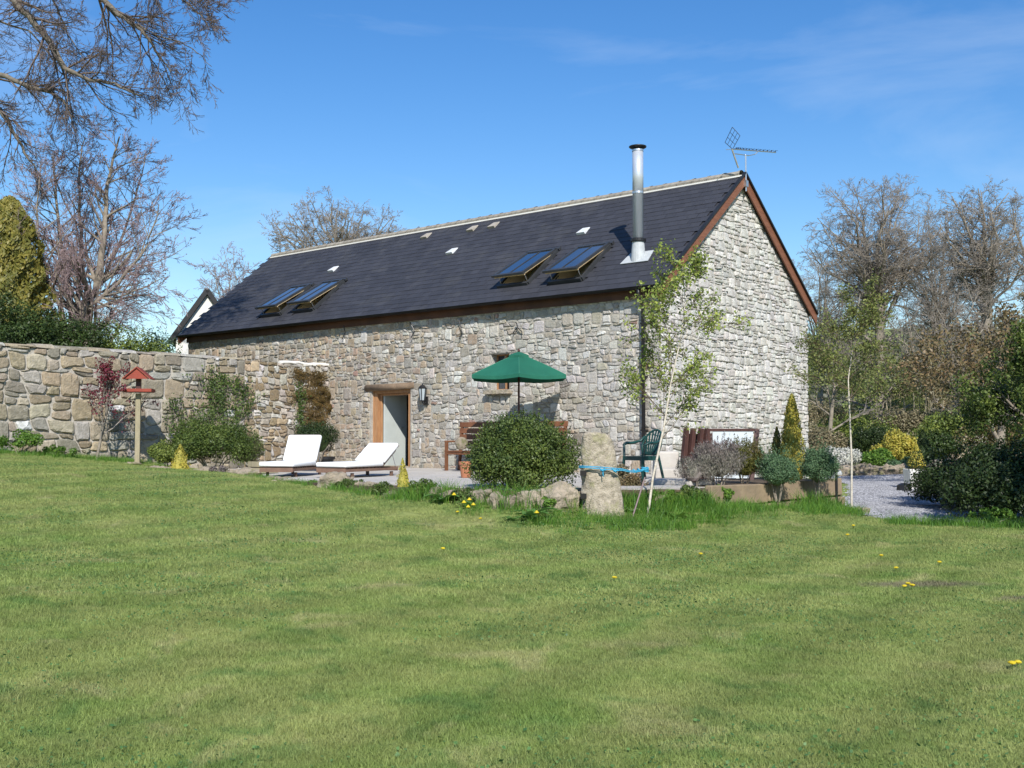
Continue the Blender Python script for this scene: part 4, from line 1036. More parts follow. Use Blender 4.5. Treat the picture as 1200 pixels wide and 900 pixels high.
scatter('mown_grass', np.concatenate([lawn_points(.17, 4.6, 9.2), ]), near, .8, 1.2, 'short mown grass blades over the front of the lawn')
scatter('distant_mown_grass', lawn_points(.27, 9.2, 26), far, .8, 1.2, 'short mown grass blades over the far part of the lawn')
# long unmown fringe along walls, post and bed
tall = [blade_patch('long_grass_patch', 70, .34, .04, .2, .0035, L_LONG, 30 + s_, .45) for s_ in range(4)]
g = np.random.default_rng(77); fr = []
def fringe(a, b, n, wid, z=None):
    for _ in range(n):
        t = g.random() ** g.uniform(.6, 1.6); o_ = g.normal(0, wid * 1.3); fr.append((a[0] + (b[0] - a[0]) * t + o_ * .4, a[1] + (b[1] - a[1]) * t + o_))
fringe((colx(0, 22.4), 22.3), (colx(165, 24.3), 24.3), 110, .28); fringe((-12.5, 20.5), (colx(0, 22.4), 22.3), 40, .3)
fringe((colx(455, 17.1), 17.1), (colx(640, 15.2), 15.2), 60, .16); fringe((colx(640, 15.2), 15.1), (colx(740, 15.5), 15.4), 60, .2)
fringe((colx(735, 15.6), 15.5), (colx(850, 16.3), 16.2), 130, .28); fringe((colx(850, 16.6), 16.6), (colx(1000, 17.8), 17.6), 110, .22); fringe((colx(960, 18.2), 18.1), (colx(1000, 17.6), 17.6), 50, .22)
fringe((colx(1040, 16.4), 16.35), (colx(1210, 15.6), 15.4), 90, .13); fringe((colx(300, 21), 20.8), (colx(440, 17.6), 17.4), 50, .12)
fr = np.array(fr); scatter('long_grass', np.column_stack([fr, gz(fr[:, 0], fr[:, 1]) - .01]), tall, .45, 1.1, 'tufts of long bright green grass along the edges of the lawn')

# loose pebbles on the drive
def pebble_patch(sd):
    g = np.random.default_rng(sd); Vs, Fs = [], []; b = np.array([(1, 0, 0), (0, 1, 0), (-1, 0, 0), (0, -1, 0), (0, 0, .6)])
    for i in range(70):
        c = np.array([g.uniform(-.25, .25), g.uniform(-.25, .25), 0]); r = g.uniform(.009, .024); a = g.uniform(0, 6.3); q = b * r * np.array([1.2, .8, 1.2]); q = np.stack([q[:, 0] * np.cos(a) - q[:, 1] * np.sin(a), q[:, 0] * np.sin(a) + q[:, 1] * np.cos(a), q[:, 2]], 1) + c
        Fs.append(np.array([(0, 1, 4), (1, 2, 4), (2, 3, 4), (3, 0, 4)]) + i * 5); Vs.append(q)
    me = np_mesh('pebble_patch', np.concatenate(Vs), [np.concatenate(Fs)]); me.materials.append(M_PEB); return bpy.data.objects.new('pebble_patch', me)
M_PEB = mat('pebbles', (.36, .36, .37), (.24, .24, .255), 3, .85, island=.45, world=True)
g = np.random.default_rng(5); q = g.uniform((5.2, 16.3), (13.2, 33.5), (9000, 2)); q = np.array([p for p in q if inside(p[0], p[1], gv) and inside(p[0] - .2, p[1], gv)])
scatter('loose_gravel', np.column_stack([q, gz(q[:, 0], q[:, 1]) + .03]), [pebble_patch(i) for i in range(3)], .7, 1.2, 'loose grey gravel stones over the drive')
wild = [blade_patch('wild_grass_patch', 60, .32, .1, .36, .005, L_LONG, 50 + s_, .4) for s_ in range(3)]
fr = []
fringe((colx(690, 16.1), 16.1), (colx(830, 16.6), 16.5), 90, .1); fringe((colx(470, 16.9), 16.9), (colx(600, 15.9), 15.85), 34, .12); fringe((colx(600, 15.8), 15.8), (colx(690, 15.9), 15.9), 26, .12); fringe((colx(940, 18.3), 18.25), (colx(985, 18.4), 18.3), 24, .1)
fr = np.array(fr); scatter('wild_grass', np.column_stack([fr, gz(fr[:, 0], fr[:, 1]) - .01]), wild, .5, 1.15, 'taller wild grass growing up against the patio edge')
# clover and daisy specks of the turf (nobody could count them)
def speck_patch(sd, mt_, n, h, r):
    g = np.random.default_rng(sd); P = np.column_stack([g.uniform(-.6, .6, (n, 2)), g.uniform(h * .6, h, n)]); V, F_ = leaf_cloud(P, np.tile([0, 0, 1.], (n, 1)), r, g, .4, .9)
    me = np_mesh('speck_patch', V, [F_]); me.materials.append(mt_); return bpy.data.objects.new('speck_patch', me)
g = np.random.default_rng(15); q = np.column_stack([g.uniform(-9, 7, 900), g.uniform(4.6, 20, 900)]); q = np.array([p for p in q if inside(p[0], p[1], LP) and noise.noise(Vector((p[0] * .5, p[1] * .5, 3))) > .02])
scatter('clover_leaves', np.column_stack([q, gz(q[:, 0], q[:, 1]) + .004]), [speck_patch(1, L_CLOVER, 150, .032, .016), speck_patch(2, L_CLOVER, 90, .03, .02)], .7, 1.3, 'patches of small round clover leaves among the mown grass')
# dandelions in the lawn
DLAB = ['left one of the three close yellow dandelions right of centre', 'right one of the three close yellow dandelions right of centre', 'nearest of the three close yellow dandelions right of centre', 'single yellow dandelion just above the close group of three', 'single pale yellow dandelion two above the close group of three', 'left one of two yellow dandelions at the right frame edge', 'right one of two yellow dandelions at the right frame edge', 'small yellow dandelion below the thin birch, nearer the gravel', 'small yellow dandelion just below the one nearest the thin birch', 'small pale dandelion far right below the gravel mouth', 'yellow dandelion alone in the lawn right of the tied birch', 'faint yellow dandelion alone in the lawn left of centre', 'small yellow dandelion in grass below the golden shrub side', 'small yellow dandelion just below the narcissus clump', 'yellow dandelion alone in mid lawn below the gatepost']
dm = MB(); dm.tube([(0, 0, 0), (.004, 0, .045)], .0025, 4); dand = None
for di, (px, py) in enumerate(((1064, 690), (1069, 692), (1060, 693), (1050, 671), (1033, 656), (1186, 786), (1193, 785), (1000, 620), (993, 631), (1101, 664), (821, 654), (519, 608 + 40), (563, 612), (536, 604), (720, 683))):
    d = at(px, py, 10) - Vector((0, 0, EYE)); o_ = Vector((0, 0, EYE)); t = .3
    while t < 2.4 and (o_ + d * t).z > g1((o_ + d * t).x, (o_ + d * t).y): t += .004
    p = o_ + d * t
    if dand is None:
        hm = MB(); hm.lathe([(.004, .04), (.022, .047), (.026, .054), (.014, .062), (.003, .064)], 9, wob=.15, rg=rng); hme = hm.mesh('flower_head'); hme.materials.append(L_YEL); sme = dm.mesh('stem'); sme.materials.append(L_FRESH); dand = 1
    t_ = thing('dandelion', DLAB[di], 'flower', (p.x, p.y, p.z), rng.uniform(0, 6), 'dandelions dotted over the lawn')
    link('flower_head', hme, None, t_); link('stem', sme, None, t_)

# ------------------------------------------------------------------ granite gatepost, rope, birch, stake
pp = spot(706, 15.75)
gpst = MB(); rgp = random.Random(9)
levels = [(-.25, -.33, .3), (0, -.31, .3), (.2, -.31, .285), (.42, -.305, .25), (.62, -.3, .21), (.85, -.3, .17), (1.02, -.3, .15), (1.12, -.29, .08), (1.165, -.24, -.02)]
V = []; na = 12
for z, l_, r_ in levels:
    for j in range(na):
        a = 2 * PI * j / na; c_, s_ = math.cos(a), math.sin(a); m_ = (abs(c_) ** 4 + abs(s_) ** 4) ** -.25
        xx = (l_ + r_) / 2 + (r_ - l_) / 2 * c_ * m_; yy = .17 * s_ * m_ * (1 - z * .15)
        V.append((xx + rgp.uniform(-.012, .012), yy + rgp.uniform(-.012, .012), z + rgp.uniform(-.012, .012)))
gpst.add(V, [(i * na + j, i * na + (j + 1) % na, (i + 1) * na + (j + 1) % na, (i + 1) * na + j) for i in range(len(levels) - 1) for j in range(na)] + [tuple(range((len(levels) - 1) * na, len(levels) * na))])
gp_ = part('gatepost', gpst, M_GRANITE, None, loc=pp, bevel=0)
m_ = gp_.modifiers.new('sub', 'SUBSURF'); m_.levels = m_.render_levels = 2
tx = bpy.data.textures.new('rock', 'CLOUDS'); tx.noise_scale = .16
m_ = gp_.modifiers.new('rough', 'DISPLACE'); m_.texture = tx; m_.strength = .06; m_.mid_level = .5
tag(gp_, 'upright rough granite gatepost with a sloping top and blue rope round it', 'stone post')
for z in (.58, .26):
    c_ = MB(); c_.box((-.285, -.16, z), (.085, .08, .07)); part('iron_slot', c_, M_DARK, gp_)

bb = spot(757, 15.95)
ra = bb + Vector((-.02, -.05, .68)); pl_ = pp + Vector((-.34, -.1, .66)); pr = pp + Vector((.26, -.19, .62))
m = MB()
for k_ in range(2):
    dz = .018 * k_
    pts = [pp + Vector((-.3, .16, .64 + dz)), pl_ + Vector((0, 0, dz)), pp + Vector((-.25, -.2, .66 + dz)), pp + Vector((0, -.21, .635 + dz * 1.5)), pr + Vector((0, 0, dz))]
    for s_ in (.25, .5, .75, 1): pts.append(pr.lerp(ra, s_) + Vector((0, rng.uniform(-.01, .01), dz - .03 * math.sin(PI * s_))))
    m.tube(pts, .008, 6)
for k_ in range(3): m.tube([ra + Vector((.05 * math.cos(a), .05 * math.sin(a) + .05, -.02 + .022 * k_ + .01 * math.sin(a * 2))) for a in [2 * PI * i / 10 for i in range(11)]], .011, 5)
for c_ in (pp + Vector((-.02, -.225, .63)), ra + Vector((-.07, -.03, 0)), pp + Vector((.16, -.21, .62)), ra + Vector((-.14, -.02, -.01))):
    m.tube([c_ + Vector((-.04, 0, .02)), c_ + Vector((0, -.02, -.02)), c_ + Vector((.03, 0, .025)), c_ + Vector((.01, .015, -.03)), c_ + Vector((-.03, -.01, -.01)), c_ + Vector((.05, 0, 0))], .012, 6)
m.tube([pp + Vector((-.02, -.23, .62)), pp + Vector((-.01, -.24, .53))], .008, 5)
rp_ = m.mesh('rope'); ro = link('rope', rp_, M_ROPE, None, smooth=True); tag(ro, 'knotted blue rope tying the white-barked young birch to the granite post', 'rope')
st = at(738, 603, 15.75); st.z = g1(st.x, st.y); m = MB(); m.tube([(0, 0, -.1), (.23, .1, .58)], .011, 6)
o = part('garden_cane', m, M_TWIGP, None, loc=st); tag(o, 'thin pinkish cane leaning against the young birch trunk', 'cane')

def birch(name, label, base, line, r0, seed, nl, leaf, lsz, crown0=.35, L1=.75, twigm=None):
    rg = random.Random(seed); g = np.random.default_rng(seed)
    t = thing(name, label, 'tree', base); pts = [Vector(p) - base for p in line]
    fine = []
    for i in range(len(pts) - 1):
        for s_ in range(4): fine.append(pts[i].lerp(pts[i + 1], s_ / 4))
    fine.append(pts[-1]); n = len(fine); rad = [r0 * (1 - .85 * i / (n - 1)) for i in range(n)]
    V, F_ = tubes([(fine, rad)], 8); link('trunk', np_mesh('trunk', V, [F_]), M_BIRCHB, t, smooth=True)
    Pm = dict(seg=[4, 4, 3, 3], wob=[.1, .14, .16, .2], up=[.1, .05, .0, -.06], tip=[.4, .35, .5, .5], n=[0, 6, 5, 0], t0=[0, .25, .2, 0], ang=[.9, .75, .7, .6], len=[1, .48, .55, .5], rr=[.6, .55, .6, .6], rmin=.0028)
    out = [[] for _ in range(4)]
    nb = 30
    for b in range(nb):
        t_ = crown0 + (1 - crown0) * (b + rg.random()) / nb; i = min(n - 2, int(t_ * (n - 1))); a = rg.uniform(0, 2 * PI)
        nd = Vector((math.cos(a), math.sin(a), rg.uniform(.35, 1.0))).normalized()
        grow(rg, fine[i].copy(), nd, L1 * rg.uniform(.6, 1.15) * (1.15 - .55 * (t_ - crown0) / (1 - crown0)), rad[i] * .45, 1, Pm, out)
    V, F_ = tubes([x for l_ in out for x in l_], 4); link('branches', np_mesh('branches', V, [F_]), twigm or M_BIRCHT, t)
    tips = [x for l_ in out[2:] for x in l_]; P = np.array([tuple(x[0][j]) for x in tips for j in range(1, len(x[0]))])
    cl = P[g.integers(0, len(P), nl)] + g.normal(0, .045, (nl, 3)); V, F_ = leaf_cloud(cl, g.normal(0, 1, (nl, 3)), lsz, g, .5, .7, 0)
    link('leaves', np_mesh('leaves', V, [F_]), leaf, t); return t
line = [bb + Vector((0, 0, -.1))] + [at(px, py, Y_) for px, py, Y_ in ((765, 560, 16.0), (778, 500, 16.05), (786, 450, 16.1), (797, 400, 16.15), (803, 355, 16.2), (800, 312, 16.2))]
birch('young_birch', 'slender white-barked birch with fresh yellow-green leaves, tied to granite post', bb, line, .021, 4, 5600, L_BIRCH, .046, .3, 1.0)
b2 = spot(996, 17.9); b2.z = g1(b2.x, b2.y)
line = [b2 + Vector((0, 0, -.1))] + [at(px, py, Y_) for px, py, Y_ in ((998, 540, 17.9), (996, 490, 17.9), (994, 445, 17.95), (1000, 400, 18), (1008, 345, 18))]
birch('young_birch', 'thin pale-stemmed birch with sparse olive leaves at the gravel edge', b2, line, .02, 6, 6500, L_OLIVE, .042, .48, .8)

# ------------------------------------------------------------------ parasol
pc = Vector((colx(608, 23.4), 23.4, 0)); par = thing('parasol', 'dark green square-edged garden parasol open over the patio bench', 'parasol', pc)
Rp, zr, za, ns = 1.12, at(608, 441, 23.4).z, at(608, 416, 23.4).z + .02, 6
va = [R(30 + 60 * k_) for k_ in range(6)]
def canopy(rad, z0, z1, sag, rows=6, div=6):
    m = MB(); V = []; 
    for i in range(rows + 1):
        t = i / rows
        for s_ in range(6):
            for d_ in range(div):
                a0, a1 = va[s_], va[(s_ + 1) % 6]; f = d_ / div
                p0 = Vector((math.cos(a0), math.sin(a0), 0)); p1 = Vector((math.cos(a1), math.sin(a1), 0)); q = p0.lerp(p1, f)
                z = z1 + (z0 - z1) * (t ** 1.12) - sag * math.sin(PI * f) * t * (1 - .3 * t)
                q = q * (1 - .05 * math.sin(PI * f) * t); V.append((q.x * rad * t, q.y * rad * t, z))
    k_ = 6 * div
    m.add(V, [(i * k_ + j, i * k_ + (j + 1) % k_, (i + 1) * k_ + (j + 1) % k_, (i + 1) * k_ + j) for i in range(rows) for j in range(k_)])
    # hanging valance
    V2 = [Vector(v) + Vector((0, 0, -.07)) for v in V[-k_:]]; o_ = len(m.v); m.add(V2, []); b_ = rows * k_
    m.f += [(b_ + j, b_ + (j + 1) % k_, o_ + (j + 1) % k_, o_ + j) for j in range(k_)]
    return m
cn_ = part('canopy', canopy(Rp, zr, za, .05), M_GREEN, par, smooth=False)
m_ = cn_.modifiers.new('cloth', 'SOLIDIFY'); m_.thickness = .004
m = MB()
for a in va:
    pts = []
    for i in range(7):
        t = .12 + .88 * i / 6; pts.append((Rp * t * math.cos(a), Rp * t * math.sin(a), za + (zr - za) * t ** 1.12 + .004))
    m.tube(pts, .006, 4)
part('seams', m, M_SEAM, par)
cv = canopy(.24, za - .035, za + .05, .0, 2, 2); part('vent_cap', cv, M_GREEN, par).modifiers.new('cloth', 'SOLIDIFY').thickness = .004
m = MB(); m.tube([(0, 0, 0), (0, 0, za + .04)], .022, 10); m.lathe([(.02, za + .04), (.03, za + .07), (.012, za + .11)], 8); part('pole', m, M_MAROON, par, smooth=True)
m = MB()
for a in va: m.tube([(0, 0, za - .02), (Rp * .98 * math.cos(a), Rp * .98 * math.sin(a), zr - .015)], .008, 5); m.tube([(0, 0, za - .42), (Rp * .5 * math.cos(a), Rp * .5 * math.sin(a), (za + zr) / 2 - .03)], .007, 5)
part('ribs', m, M_MAROON, par)
m = MB(); m.lathe([(.24, 0), (.25, .05), (.06, .09), (.03, .3)], 16); part('base', m, M_GRANITE, par, smooth=False)

# ------------------------------------------------------------------ loungers
def lounger(label, loc, foot, back_ang, group=None):
    """foot: world direction the foot end points to; x axis of the thing runs head -> foot"""
    rz = math.atan2(foot[1], foot[0]); t = thing('sun_lounger', label, 'sun lounger', loc, rz, 'white cushioned loungers on the patio')
    Ls, Lb, Wd, H = 1.22, .58, .68, .18
    m = MB()
    for s_ in (-1, 1): m.box((Ls / 2 - .25, s_ * (Wd / 2 - .02), H - .04), (Ls + .5, .03, .05))
    m.box((Ls, 0, H - .04), (.035, Wd - .02, .08)); m.box((-.5, 0, H - .04), (.035, Wd - .02, .08)); m.box((0, 0, H - .04), (.04, Wd - .06, .05)); part('frame', m, M_TEAK, t, bevel=.004)
    for x in (.95, -.35):
        for s_ in (-1, 1): m = MB(); m.box((x, s_ * (Wd / 2 - .055), H / 2 - .045), (.07, .035, H - .09)); part('leg', m, M_TEAK, t)
    for i in range(10): m = MB(); m.box((.08 + i * .12, 0, H), (.07, Wd - .06, .02)); part('slat', m, M_TEAK, t)
    ca, sa = math.cos(back_ang), math.sin(back_ang); U_ = Vector((-ca, 0, sa)); N_ = Vector((sa, 0, ca))
    m = MB()
    for s_ in (-1, 1): m.beam(Vector((0, s_ * (Wd / 2 - .06), H)) , Vector((0, s_ * (Wd / 2 - .06), H)) + U_ * Lb, .03, .04)
    for i in range(6): c_ = Vector((0, 0, H)) + U_ * (.1 + i * .12); m.beam(c_ - Vector((0, Wd / 2 - .05, 0)), c_ + Vector((0, Wd / 2 - .05, 0)), .07, .018, up=N_)
    bk = part('backrest', m, M_TEAK, t)
    m = MB()
    for s_ in (-1, 1): m.tube([Vector((0, s_ * (Wd / 2 - .04), H)) + U_ * Lb * .75, Vector((-Lb * ca * .75 - .12, s_ * (Wd / 2 - .04), H))], .009, 5)
    part('prop', m, M_ALU, bk)
    m = MB(); cvr = .075
    cvr = .09; m.box((Ls / 2 + .01, 0, H + .02 + cvr / 2), (Ls + .02, Wd + .02, cvr)); c1 = part('seat_cushion', m, M_WHITEC, t, bevel=.03)
    m = MB(); c_ = Vector((0, 0, H + .03)) + U_ * (Lb / 2 + .05) + N_ * (cvr / 2 + .01)
    m.beam(c_ - U_ * (Lb / 2), c_ + U_ * (Lb / 2 + .02), Wd + .02, cvr, up=N_); c2 = part('back_cushion', m, M_WHITEC, t, bevel=.03)
    for c_ in (c1, c2):
        for f in c_.data.polygons: f.use_smooth = True
    m = MB()
    for u_, v_ in ((.25, -.15), (.25, .15), (.55, -.15), (.55, .15)):
        q = Vector((0, v_, H + .04)) + U_ * u_ + N_ * (cvr + .012); m.lathe([(.012, -.002), (.01, .004)], 8, q)
    part('button', m, M_LEAD, c2)
    return t
q = at(352, 545, 20.6); lounger('white cushioned lounger with upright back, left of the pair', (colx(352, 22.2), 22.2, 0), (-.18, -1), R(58))
q = at(428, 545, 20.3); lounger('white cushioned lounger with lower back in front of the oak doorway', (colx(433, 21.7), 21.7, 0), (-.5, -.95), R(34))

# ------------------------------------------------------------------ benches against the wall
def bench(label, xc, Lb, y=-.75):
    p = b2w(xc, y); t = thing('garden_bench', label, 'bench', p, BA, 'wooden benches along the front wall')
    for i, (zz_, yy) in enumerate(((1.04, .17), (.9, .145), (.76, .12), (.62, .1))):
        m = MB(); m.box((0, yy, zz_), (Lb - .02 * i * 2, .025, .115), Matrix.Rotation(R(-10), 3, 'X')); part('back_slat', m, M_BENCH, t, bevel=.004)
    for i in range(4): m = MB(); m.box((0, -.32 + i * .12, .44), (Lb - .06, .1, .025)); part('seat_slat', m, M_BENCH, t, bevel=.003)
    for s_ in (-1, 1):
        x = s_ * (Lb / 2 - .07); m = MB(); m.beam((x, .07, 0), (x, .19, 1.08), .06, .05); part('back_leg', m, M_BENCH, t)
        m = MB(); m.box((x, -.34, .32), (.06, .06, .64)); part('front_leg', m, M_BENCH, t)
        m = MB(); m.box((x, -.13, .66), (.07, .5, .035)); part('armrest', m, M_BENCH, t, bevel=.006)
    m = MB(); m.box((0, -.34, .4), (Lb - .2, .03, .07)); part('seat_rail', m, M_BENCH, t)
    return t
ux0, _ = wall_uv(520, 500); ux1, _ = wall_uv(672, 500)
bench('brown slatted bench left of the big round shrub, under the parasol edge', ux0 + 1.85, 1.5)
bench('brown slatted bench mostly hidden, its end showing beside the granite post', ux1 - .42, 1.45)
p = at(541, 521, 24.3); m = MB(); m.lathe([(.03, -.14), (.1, -.12), (.14, -.03), (.14, .05), (.09, .12), (.03, .14)], 14, wob=.05, rg=rng)
o = part('round_cushion', m, M_BOULDER, None, loc=(p.x, p.y - .1, .62), smooth=True); o.scale = (1, .55, 1); tag(o, 'pale rounded cushion on the left end of the wooden bench', 'cushion')
def pot(label, loc, r, h, mt=M_TERRA, plant=None, cat='plant pot'):
    t = thing('flower_pot', label, cat, loc); m = MB(); m.lathe([(r * .68, 0), (r * .7, .01), (r * .95, h * .82), (r * 1.06, h * .82), (r * 1.06, h), (r * .92, h), (r * .88, h * .9)], 18); part('pot', m, mt, t, smooth=False)
    m = MB(); m.lathe([(r * .87, h * .86), (r * .1, h * .9)], 14); part('compost', m, M_SOIL, t); return t
p = at(546, 558, 20.9); pot('tall terracotta pot at the left edge of the round shrub', (p.x, 20.9, 0), .13, .3)

# ------------------------------------------------------------------ plastic garden chair
def chair(label, loc, face):
    t = thing('plastic_chair', label, 'chair', loc, math.atan2(face[1], face[0]) - PI / 2)
    g_ = M_GPLAST; w, d_ = .44, .42            # faces +y
    m = MB(); n = 6; V = []
    for i in range(n + 1):
        for j in range(n + 1):
            x, y = -w / 2 + w * i / n, -d_ / 2 + d_ * j / n; V.append((x * (1 + .1 * (j / n)), y, .43 - .02 * math.sin(PI * i / n) * math.sin(PI * j / n) - (.02 if j == n else 0)))
    m.add(V, [(i * (n + 1) + j, (i + 1) * (n + 1) + j, (i + 1) * (n + 1) + j + 1, i * (n + 1) + j + 1) for i in range(n) for j in range(n)])
    s_ = part('seat', m, g_, t, smooth=True); s_.modifiers.new('thick', 'SOLIDIFY').thickness = .012
    m = MB(); m.box((0, d_ / 2, .39), (w * 1.08, .012, .07)); m.box((0, -d_ / 2, .39), (w, .012, .07)); m.box((w * .52, 0, .39), (.012, d_, .07)); m.box((-w * .52, 0, .39), (.012, d_, .07)); part('apron', m, g_, t)
    for sx in (-1, 1):
        m = MB(); m.beam((sx * .26, .22, 0), (sx * .235, .2, .42), .05, .028); m.beam((sx * .235, .2, .42), (sx * .27, .17, .64), .045, .025); part('front_leg', m, g_, t, bevel=.004)
        m = MB(); m.beam((sx * .24, -.3, 0), (sx * .21, -.2, .44), .055, .03); part('back_leg', m, g_, t, bevel=.004)
        m = MB(); m.tube([(sx * .27, .19, .62), (sx * .29, .1, .655), (sx * .285, -.06, .66), (sx * .25, -.22, .7), (sx * .2, -.27, .78)], [.02, .028, .028, .024, .018], 6); part('armrest', m, g_, t, smooth=True)
    # fan back
    def bp(a, z): return Vector((a, -.21 - .14 * (z - .43) / .45 - .04 * (1 - (a / .24) ** 2) + .03, z))
    m = MB(); rim = []
    for i in range(17):
        a = PI * i / 16; rim.append(bp(-.24 * math.cos(a), .6 + .29 * math.sin(a)))
    rim = [bp(-.19, .44)] + rim + [bp(.19, .44)]; m.tube(rim, .02, 6); part('back_rim', m, g_, t, smooth=True)
    for i in range(-3, 4):
        m = MB(); a = i * .27; e = bp(.235 * math.sin(a * 1.15), .6 + .28 * math.cos(a * 1.15)); b_ = bp(i * .04, .46); m.beam(b_, e, .03, .012, up=(0, 1, 0)); part('back_slat', m, g_, t)
    m = MB(); m.box((0, -.235, .47), (.34, .016, .07)); part('back_rail', m, g_, t); return t
p = at(752, 552, 19.6); chair('dark green plastic armchair with fan back beside the corner downpipe', (p.x, 19.6, 0), (-.85, -.62))

# ------------------------------------------------------------------ framed table tipped on its side by the gable
tc_ = Vector((colx(845, 20.2), 20.2, 0)); tt = thing('tipped_table', 'dark brown framed pale panel standing tilted against the gable wall', 'table', tc_, R(-16))
tl = R(14); 
def tp(x, h): return Vector((x + .06 * h, h * math.sin(tl), h * math.cos(tl)))
m = MB(); m.beam(tp(0, .42) + Vector((-.24, 0, 0)), tp(0, .42) + Vector((.5, 0, 0)), .03, .84, up=Vector((0, math.sin(tl), math.cos(tl))))
pts = [tp(-.3, .02), tp(.5, .02), tp(.5, .9), tp(-.22, .9)]; m = MB(); m.add(pts + [p_ + Vector((0, .03, 0)) for p_ in pts], [(0, 1, 2, 3), (7, 6, 5, 4), (0, 4, 5, 1), (1, 5, 6, 2), (2, 6, 7, 3), (3, 7, 4, 0)]); part('panel', m, M_GREYP, tt)
m = MB(); m.beam(tp(.53, -.02), tp(.57, .93), .09, .06, up=(0, 1, 0)); part('frame_side', m, M_BROWNT, tt)
m = MB(); m.beam(tp(-.28, .92), tp(.58, .92), .05, .035, up=(0, 1, 0)); part('frame_top', m, M_BROWNT, tt)
for i, x in enumerate((-.62, -.5, -.36, -.25)):
    m = MB(); p0 = tp(x - .04, 0) + Vector((0, -.12 + .03 * i, 0)); m.tube([p0 + Vector((.06, 0, 0)), p0 + Vector((-.01, 0, .35)), p0 + Vector((.04, .05, .92))], [.058, .062, .055], 4); part('board', m, M_BROWNT, tt)
m = MB(); m.box((-.42, .12, .45), (.5, .04, .75)); part('backing_board', m, M_BROWNT, tt)
m = MB(); m.box((-.16, -.1, .36), (.11, .09, .1)); part('white_bracket', m, M_WHITEC, tt, bevel=.01)
p = at(793, 570, 18.2); m = MB(); m.box((0, 0, .02), (.9, .7, .09), Matrix.Rotation(BA, 3, 'Z')); o = part('stone_slab', m, M_PATIO, None, loc=(p.x, 18.0, 0.02), bevel=.02); tag(o, 'large pale flat stone slab at the patio corner by the birch', 'stone slab')
for px, py, Y_, w_, h_, lab in ((780, 540, 20.6, .48, .5, 'white squared block against the corner foot of the gable'), (782, 556, 20.2, .5, .2, 'low white block in front of the taller squared one')):
    m = MB(); m.box((0, 0, h_ / 2), (w_, .3, h_), None, .93); o = part('stone_block', m, M_PATIO, None, loc=(colx(px, Y_), Y_, 0.0), bevel=.04); tag(o, lab, 'stone block')

# ------------------------------------------------------------------ sleepers, corner post light
for i, (a, b) in enumerate(((0, 1.75), (1.78, 3.0), (3.03, 4.5))):
    A_, B_ = c_sl + GY * a, c_sl + GY * b; m = MB(); L_ = (B_ - A_).length; m.box((0, 0, 0), (.12, L_, .3)); z = -.13
    o = part('timber_sleeper', m, M_SLEEPER, None, loc=((A_ + B_) / 2 + Vector((0, 0, z))), bevel=.012); o.rotation_euler = (R(rng.uniform(-1, 1)), R(rng.uniform(-2, 2)), BA)
    tag(o, ('pale timber sleeper edging the bed at the birch end', 'middle pale timber sleeper between the two clipped balls', 'last pale timber sleeper at the gravel end of the bed')[i], 'sleeper', 'timber sleepers edging the bed')
    m = MB(); m.box((0, 0, 0), (.14, L_ * .96, .16)); o = part('timber_sleeper', m, M_SLEEPER, None, loc=((A_ + B_) / 2 + Vector((.04, -.05, -.39))), bevel=.01); o.rotation_euler = (0, 0, BA)
    tag(o, ('lower sleeper under the one at the birch end, half in grass', 'lower sleeper under the middle one, half in grass', 'lower sleeper under the gravel-end one, half in grass')[i], 'sleeper', 'timber sleepers edging the bed')
p = spot(979, 18.9); t = thing('post_light', 'dark slim post with pale domed cap at the gravel end of the bed', 'garden light', p)
m = MB(); m.tube([(0, 0, -.05), (0, 0, .62)], .024, 8); part('post', m, M_BLACK, t)
m = MB(); m.lathe([(.1, .6), (.105, .63), (.08, .67), (.03, .69)], 8); part('cap', m, M_LEAD, t)

# ------------------------------------------------------------------ bird table
p = spot(162, 24.0); t = thing('bird_table', 'wooden bird table with red pitched roof on a grey post', 'bird table', p, R(8))
zt = at(162, 459, 24).z - p.z; zp = at(162, 431, 24).z - p.z
m = MB(); m.box((0, 0, zt / 2 - .05), (.105, .105, zt + .02)); part('post', m, M_POSTG, t, bevel=.008)
m = MB(); m.box((0, 0, zt), (.58, .46, .03)); 
for a, b in (((0, -.24), (.62, .025)), ((0, .24), (.62, .025)), ((-.3, 0), (.025, .46)), ((.3, 0), (.025, .46))): m.box((a[0], a[1], zt + .025), (b[0], b[1], .065))
part('tray', m, M_BRED, t)
m = MB(); m.box((0, 0, zt + .17), (.1, .1, .3)); part('pillar', m, M_BROWNT, t)
for s_ in (-1, 1):
    m = MB(); a = Vector((-.3 if s_ < 0 else .0, 0, 0)); 
    e0, e1 = Vector((s_ * .29, 0, zp - .25)), Vector((0, 0, zp)); m.beam(e0, e1, .56, .02, up=Vector((0, 0, 1))); part('roof_board', m, M_BRED, t)
m = MB(); m.add([(-.26, -.24, zp - .25), (.26, -.24, zp - .25), (0, -.24, zp - .02), (-.26, -.22, zp - .25), (.26, -.22, zp - .25), (0, -.22, zp - .02)], [(0, 1, 2), (5, 4, 3), (0, 3, 4, 1), (1, 4, 5, 2), (2, 5, 3, 0)]); part('gable_board', m, M_BRED, t)
m = MB(); m.tube([(-.04, -.22, zt - .02), (-.3, -.35, zt - .3)], .008, 5); part('brace', m, M_POSTG, t)

